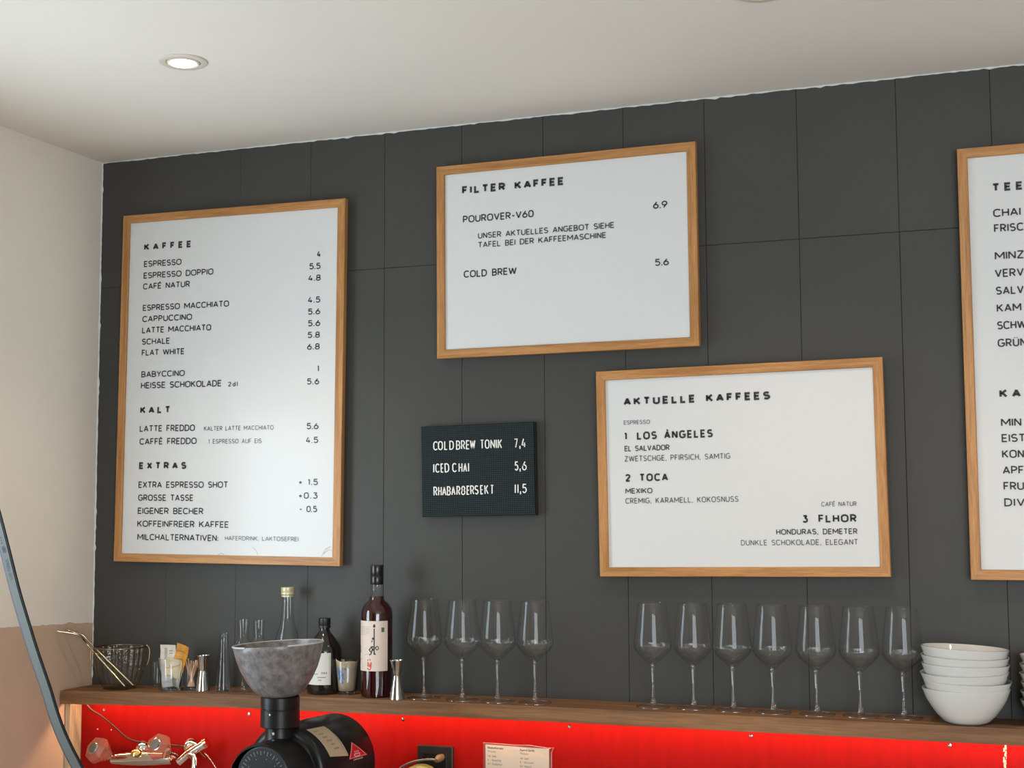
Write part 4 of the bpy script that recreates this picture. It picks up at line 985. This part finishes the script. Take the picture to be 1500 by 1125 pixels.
MB().tube([at(200, 1103, Y=-.15), at(207, 1100, Y=-.088)], .009, 16).obj('inlet', M['chrome'], tp, smooth=50)
MB().tube([at(276, 1104, Y=-.13), at(279, 1096, Y=-.088)], .009, 16).obj('inlet', M['chrome'], tp, smooth=50)

# ================================================================== SOCKET, PLUG, GREEN TIN, RECIPE SHEET
s0_ = at(611, 1091, Y=-.08); s1_ = at(663, 1093, Y=-.08); sw = s1_.x-s0_.x
so = thing('wall_socket', 'black wall socket with a plug on the red panel', 'socket', (s0_.x+sw/2, -.0702, s0_.z-sw/2))
MB().box((-sw/2, -.0095, -sw/2), (sw/2, 0, sw/2)).obj('cover_frame', M['black'], so, bevel=.0025)
MB().box((-sw*.34, -.0115, -sw*.34), (sw*.34, -.0095, sw*.34)).obj('insert', M['blackg'], so, bevel=.001)
MB().box((-sw*.30, -.0125, sw*.30), (sw*.36, -.0115, sw*.315)).obj('hinge_line', M['black'], so)
pg_ = thing('power_plug', 'beige plug with curved cable in the black socket', 'plug', (0, 0, 0))
P1 = at(643, 1111, Y=-.10)
MB().tube([P1+Vector((0, .0175, 0)), P1, P1+Vector((-.003, -.012, -.004))], [.009, .010, .006], 16).obj('plug_body', principled('beige_rubber', (.12, .085, .055), .5), pg_, smooth=50)
MB().tube(smooth_path([P1+Vector((-.003, -.010, -.004)), at(632, 1112.5, Y=-.12), at(615, 1114, Y=-.13), at(600, 1118, Y=-.135), at(585, 1127, Y=-.135), at(574, 1145, Y=-.13)]), .0032, 10).obj('cord', principled('grey_cord', (.10, .095, .08), .3), pg_, smooth=60)
tn = at(617, 1128, Y=-.17)
gt = thing('green_tin', 'yellow-green rounded tin top below the black socket', 'tin', (tn.x, -.17, .9))
hh = tn.z-.9
MB().lathe([(0, hh+.0145), (.016, hh+.0125), (.030, hh+.006), (.036, hh-.002), (.038, hh-.012), (.038, 0), (0, 0)], 40).obj('tin_body', principled('green_gold_tin', (.16, .19, .045), .4, .2, col2=(.07, .10, .03), scale=60), gt, smooth=50)
r0, r1 = at(706, 1089, Y=-.074), at(812, 1095.5, Y=-.074)
rs = thing('recipe_sheet', 'laminated recipe sheet taped to the red panel', 'sheet', (0, 0, 0)); 
q0, q1 = at(711, 1090.5, Y=-.0730), at(804, 1097, Y=-.0730)
sl_ = (q1.z-q0.z)/(q1.x-q0.x)
paper2 = principled('warm_paper', (.78, .72, .62), .5, bump=.15, bscale=30)
def sheetpt(u, v, d=0): return (q0.x+u, -.0722-d, q0.z+sl_*u-v)
wS = q1.x-q0.x
MB().add([sheetpt(0, 0), sheetpt(wS, 0), sheetpt(wS, .12), sheetpt(0, .12)], [(0, 3, 2, 1)]).obj('paper', paper2, rs)
fl = MB(); fl.add([sheetpt(-.006, -.004, .0006), sheetpt(.02, -.0045, .0012), sheetpt(wS*.45, -.0035, .0006), sheetpt(wS*.7, -.006, .003), sheetpt(wS*.9, -.003, .001), sheetpt(wS+.004, -.002, .003), sheetpt(wS+.016, -.006, .010), sheetpt(wS+.010, .006, .004), sheetpt(wS+.007, .02, .0012), sheetpt(wS+.007, .12, .0008), sheetpt(-.006, .12, .0006)], [tuple(reversed(range(11)))])
fl.obj('laminate_film', thin_glass('laminate', (.96, .95, .95), (.8, .8, .8), 3.5, .12, .05), rs)
fe = MB(); fe.tube([sheetpt(-.006, -.004, .001), sheetpt(.02, -.0045, .0016), sheetpt(wS*.45, -.0035, .001), sheetpt(wS*.7, -.006, .0034), sheetpt(wS*.9, -.003, .0014), sheetpt(wS+.004, -.002, .0034), sheetpt(wS+.016, -.006, .0104), sheetpt(wS+.008, .008, .004), sheetpt(wS+.007, .12, .001)], .0005, 6)
fe.obj('film_edge', principled('film_edge', (.75, .60, .58), .25), rs)
def plain(txt, u, v, size, name='lettering', mat='ink', bold=0):
    c = bpy.data.curves.new(name, 'FONT'); c.body = txt; c.size = size; c.offset = bold; c.materials.append(M[mat]); c.resolution_u = 2
    o = bpy.data.objects.new(name, c); COL.objects.link(o); o.parent = rs; o.location = Vector(sheetpt(u, v, .0004)); o.rotation_euler = (PI/2, -math.atan(sl_), 0)
    return o
for u, c2, v0 in ((.0055, 'Rhabarbersekt', .0095), (.092, 'Aperol Spritz', .0095)):
    plain(c2, u, v0, .0072, bold=.00015); plain('Weinglas', u, v0+.0085, .0062, mat='ink3')
    plain('1dl', u, v0+.0205, .0066); plain('Sekt', u+.012, v0+.0205, .0066)
    plain('4', u, v0+.0300, .0066); plain('Eiswürfel', u+.012, v0+.0300, .0066)
    plain('5cl', u, v0+.0395, .0066); plain('Rhabarber' if u < .05 else 'Aperol', u+.012, v0+.0395, .0066)

# ================================================================== CURVED BAR AT THE LEFT
cbp = [(-26, 690), (-8, 750), (5, 800), (20, 860), (31.5, 900), (49, 957), (67, 1010), (76, 1040), (86.5, 1070), (100, 1100), (113, 1125), (140, 1180), (190, 1260)]
YB = -1.0
path = smooth_path([at(a, b, Y=YB) for a, b in cbp], 5)
bar_ = thing('curved_bar', 'long curved blue-grey flat bar with printed lettering, front left', 'bar', (0, 0, 0))
def strip(name, off0, off1, yf, yb_, mat):
    pts = [(p.x, p.z) for p in path]; A0, B0 = ribbon(pts, 1.0); mb = MB(); n = len(pts)
    for i in range(n):
        c = Vector(pts[i]); d = (A0[i]-c)
        for o_, y in ((off0, yf), (off1, yf), (off1, yb_), (off0, yb_)): q = c-d*o_; mb.v.append((q.x, YB+y, q.y))
    for i in range(n-1):
        for k in range(4): j = (k+1) % 4; mb.f.append((4*i+k, 4*i+j, 4*i+4+j, 4*i+4+k)); mb.mi.append(0)
    mb.f += [(3, 2, 1, 0), (4*n-4, 4*n-3, 4*n-2, 4*n-1)]; mb.mi += [0, 0]
    return mb.obj(name, mat, bar_, smooth=40)
strip('bar_face', -.0092, .0092, -.0014, .004, principled('blue_grey_metal', (.075, .080, .076), .5, .1))
strip('right_edge', -.0119, -.0092, 0, .005, principled('black_edge', (.006, .008, .012), .3))
strip('left_edge', .0092, .0125, 0, .005, principled('dark_blue_edge', (.008, .022, .060), .3))
tb = MB(); pz = [(p.x, p.z) for p in path]; cum = [0]
for a, b in zip(pz, pz[1:]): cum.append(cum[-1]+math.hypot(b[0]-a[0], b[1]-a[1]))
def along(u, v, d=0):
    for i in range(len(pz)-1):
        if cum[i+1] >= u: break
    t = (u-cum[i])/(cum[i+1]-cum[i]); x = pz[i][0]+(pz[i+1][0]-pz[i][0])*t; z = pz[i][1]+(pz[i+1][1]-pz[i][1])*t
    tx, tz = pz[i+1][0]-pz[i][0], pz[i+1][1]-pz[i][1]; l = math.hypot(tx, tz); return (x+v*(-tz/l), YB-.0019, z+v*(tx/l))
def s_at(px, py):
    p = at(px, py, Y=YB); return min(range(len(pz)), key=lambda i: math.hypot(pz[i][0]-p.x, pz[i][1]-p.z))
sA = cum[s_at(18, 852)]; 
LT = text_lines('LUX TOOLS', 0, 0, .044, .0066, .075)
draw(tb, [[(sA-u, -(v-.0033)) for u, v in pl] for pl in LT], .0005, lambda u, v, d: along(u, v))
sB = sA-.060
draw(tb, [[(sB-x, y) for x, y in ((0, -.0028), (0, .0028), (.013, .0028), (.013, -.0028), (0, -.0028))], [(sB-.002, 0), (sB-.011, 0)], [(sB-.004, .0016), (sB-.009, .0016)], [(sB-.004, -.0016), (sB-.009, -.0016)]], .0006, lambda u, v, d: along(u, v))
for k in range(3): draw(tb, [[(sB-.021-.006*k, -.003), (sB-.021-.006*k, .001)]], .0009, lambda u, v, d: along(u, v))
tag(tb.obj('lettering', M['ink'], bar_), kind='stuff')
# the print of the recipe sheet as one flat mesh
bpy.context.view_layer.update()
dg = bpy.context.evaluated_depsgraph_get()
by = {}
for o in [o for o in bpy.data.objects if o.type == 'FONT']:
    me = bpy.data.meshes.new_from_object(o.evaluated_get(dg)); mb = by.setdefault(o.data.materials[0].name, (MB(), o.data.materials[0]))[0]
    mb.add([o.matrix_world @ v.co for v in me.vertices], [tuple(p.vertices) for p in me.polygons])
    bpy.data.objects.remove(o); bpy.data.meshes.remove(me)
for mb, m_ in by.values(): tag(mb.obj('lettering', m_, rs), kind='stuff')
bpy.context.view_layer.update()
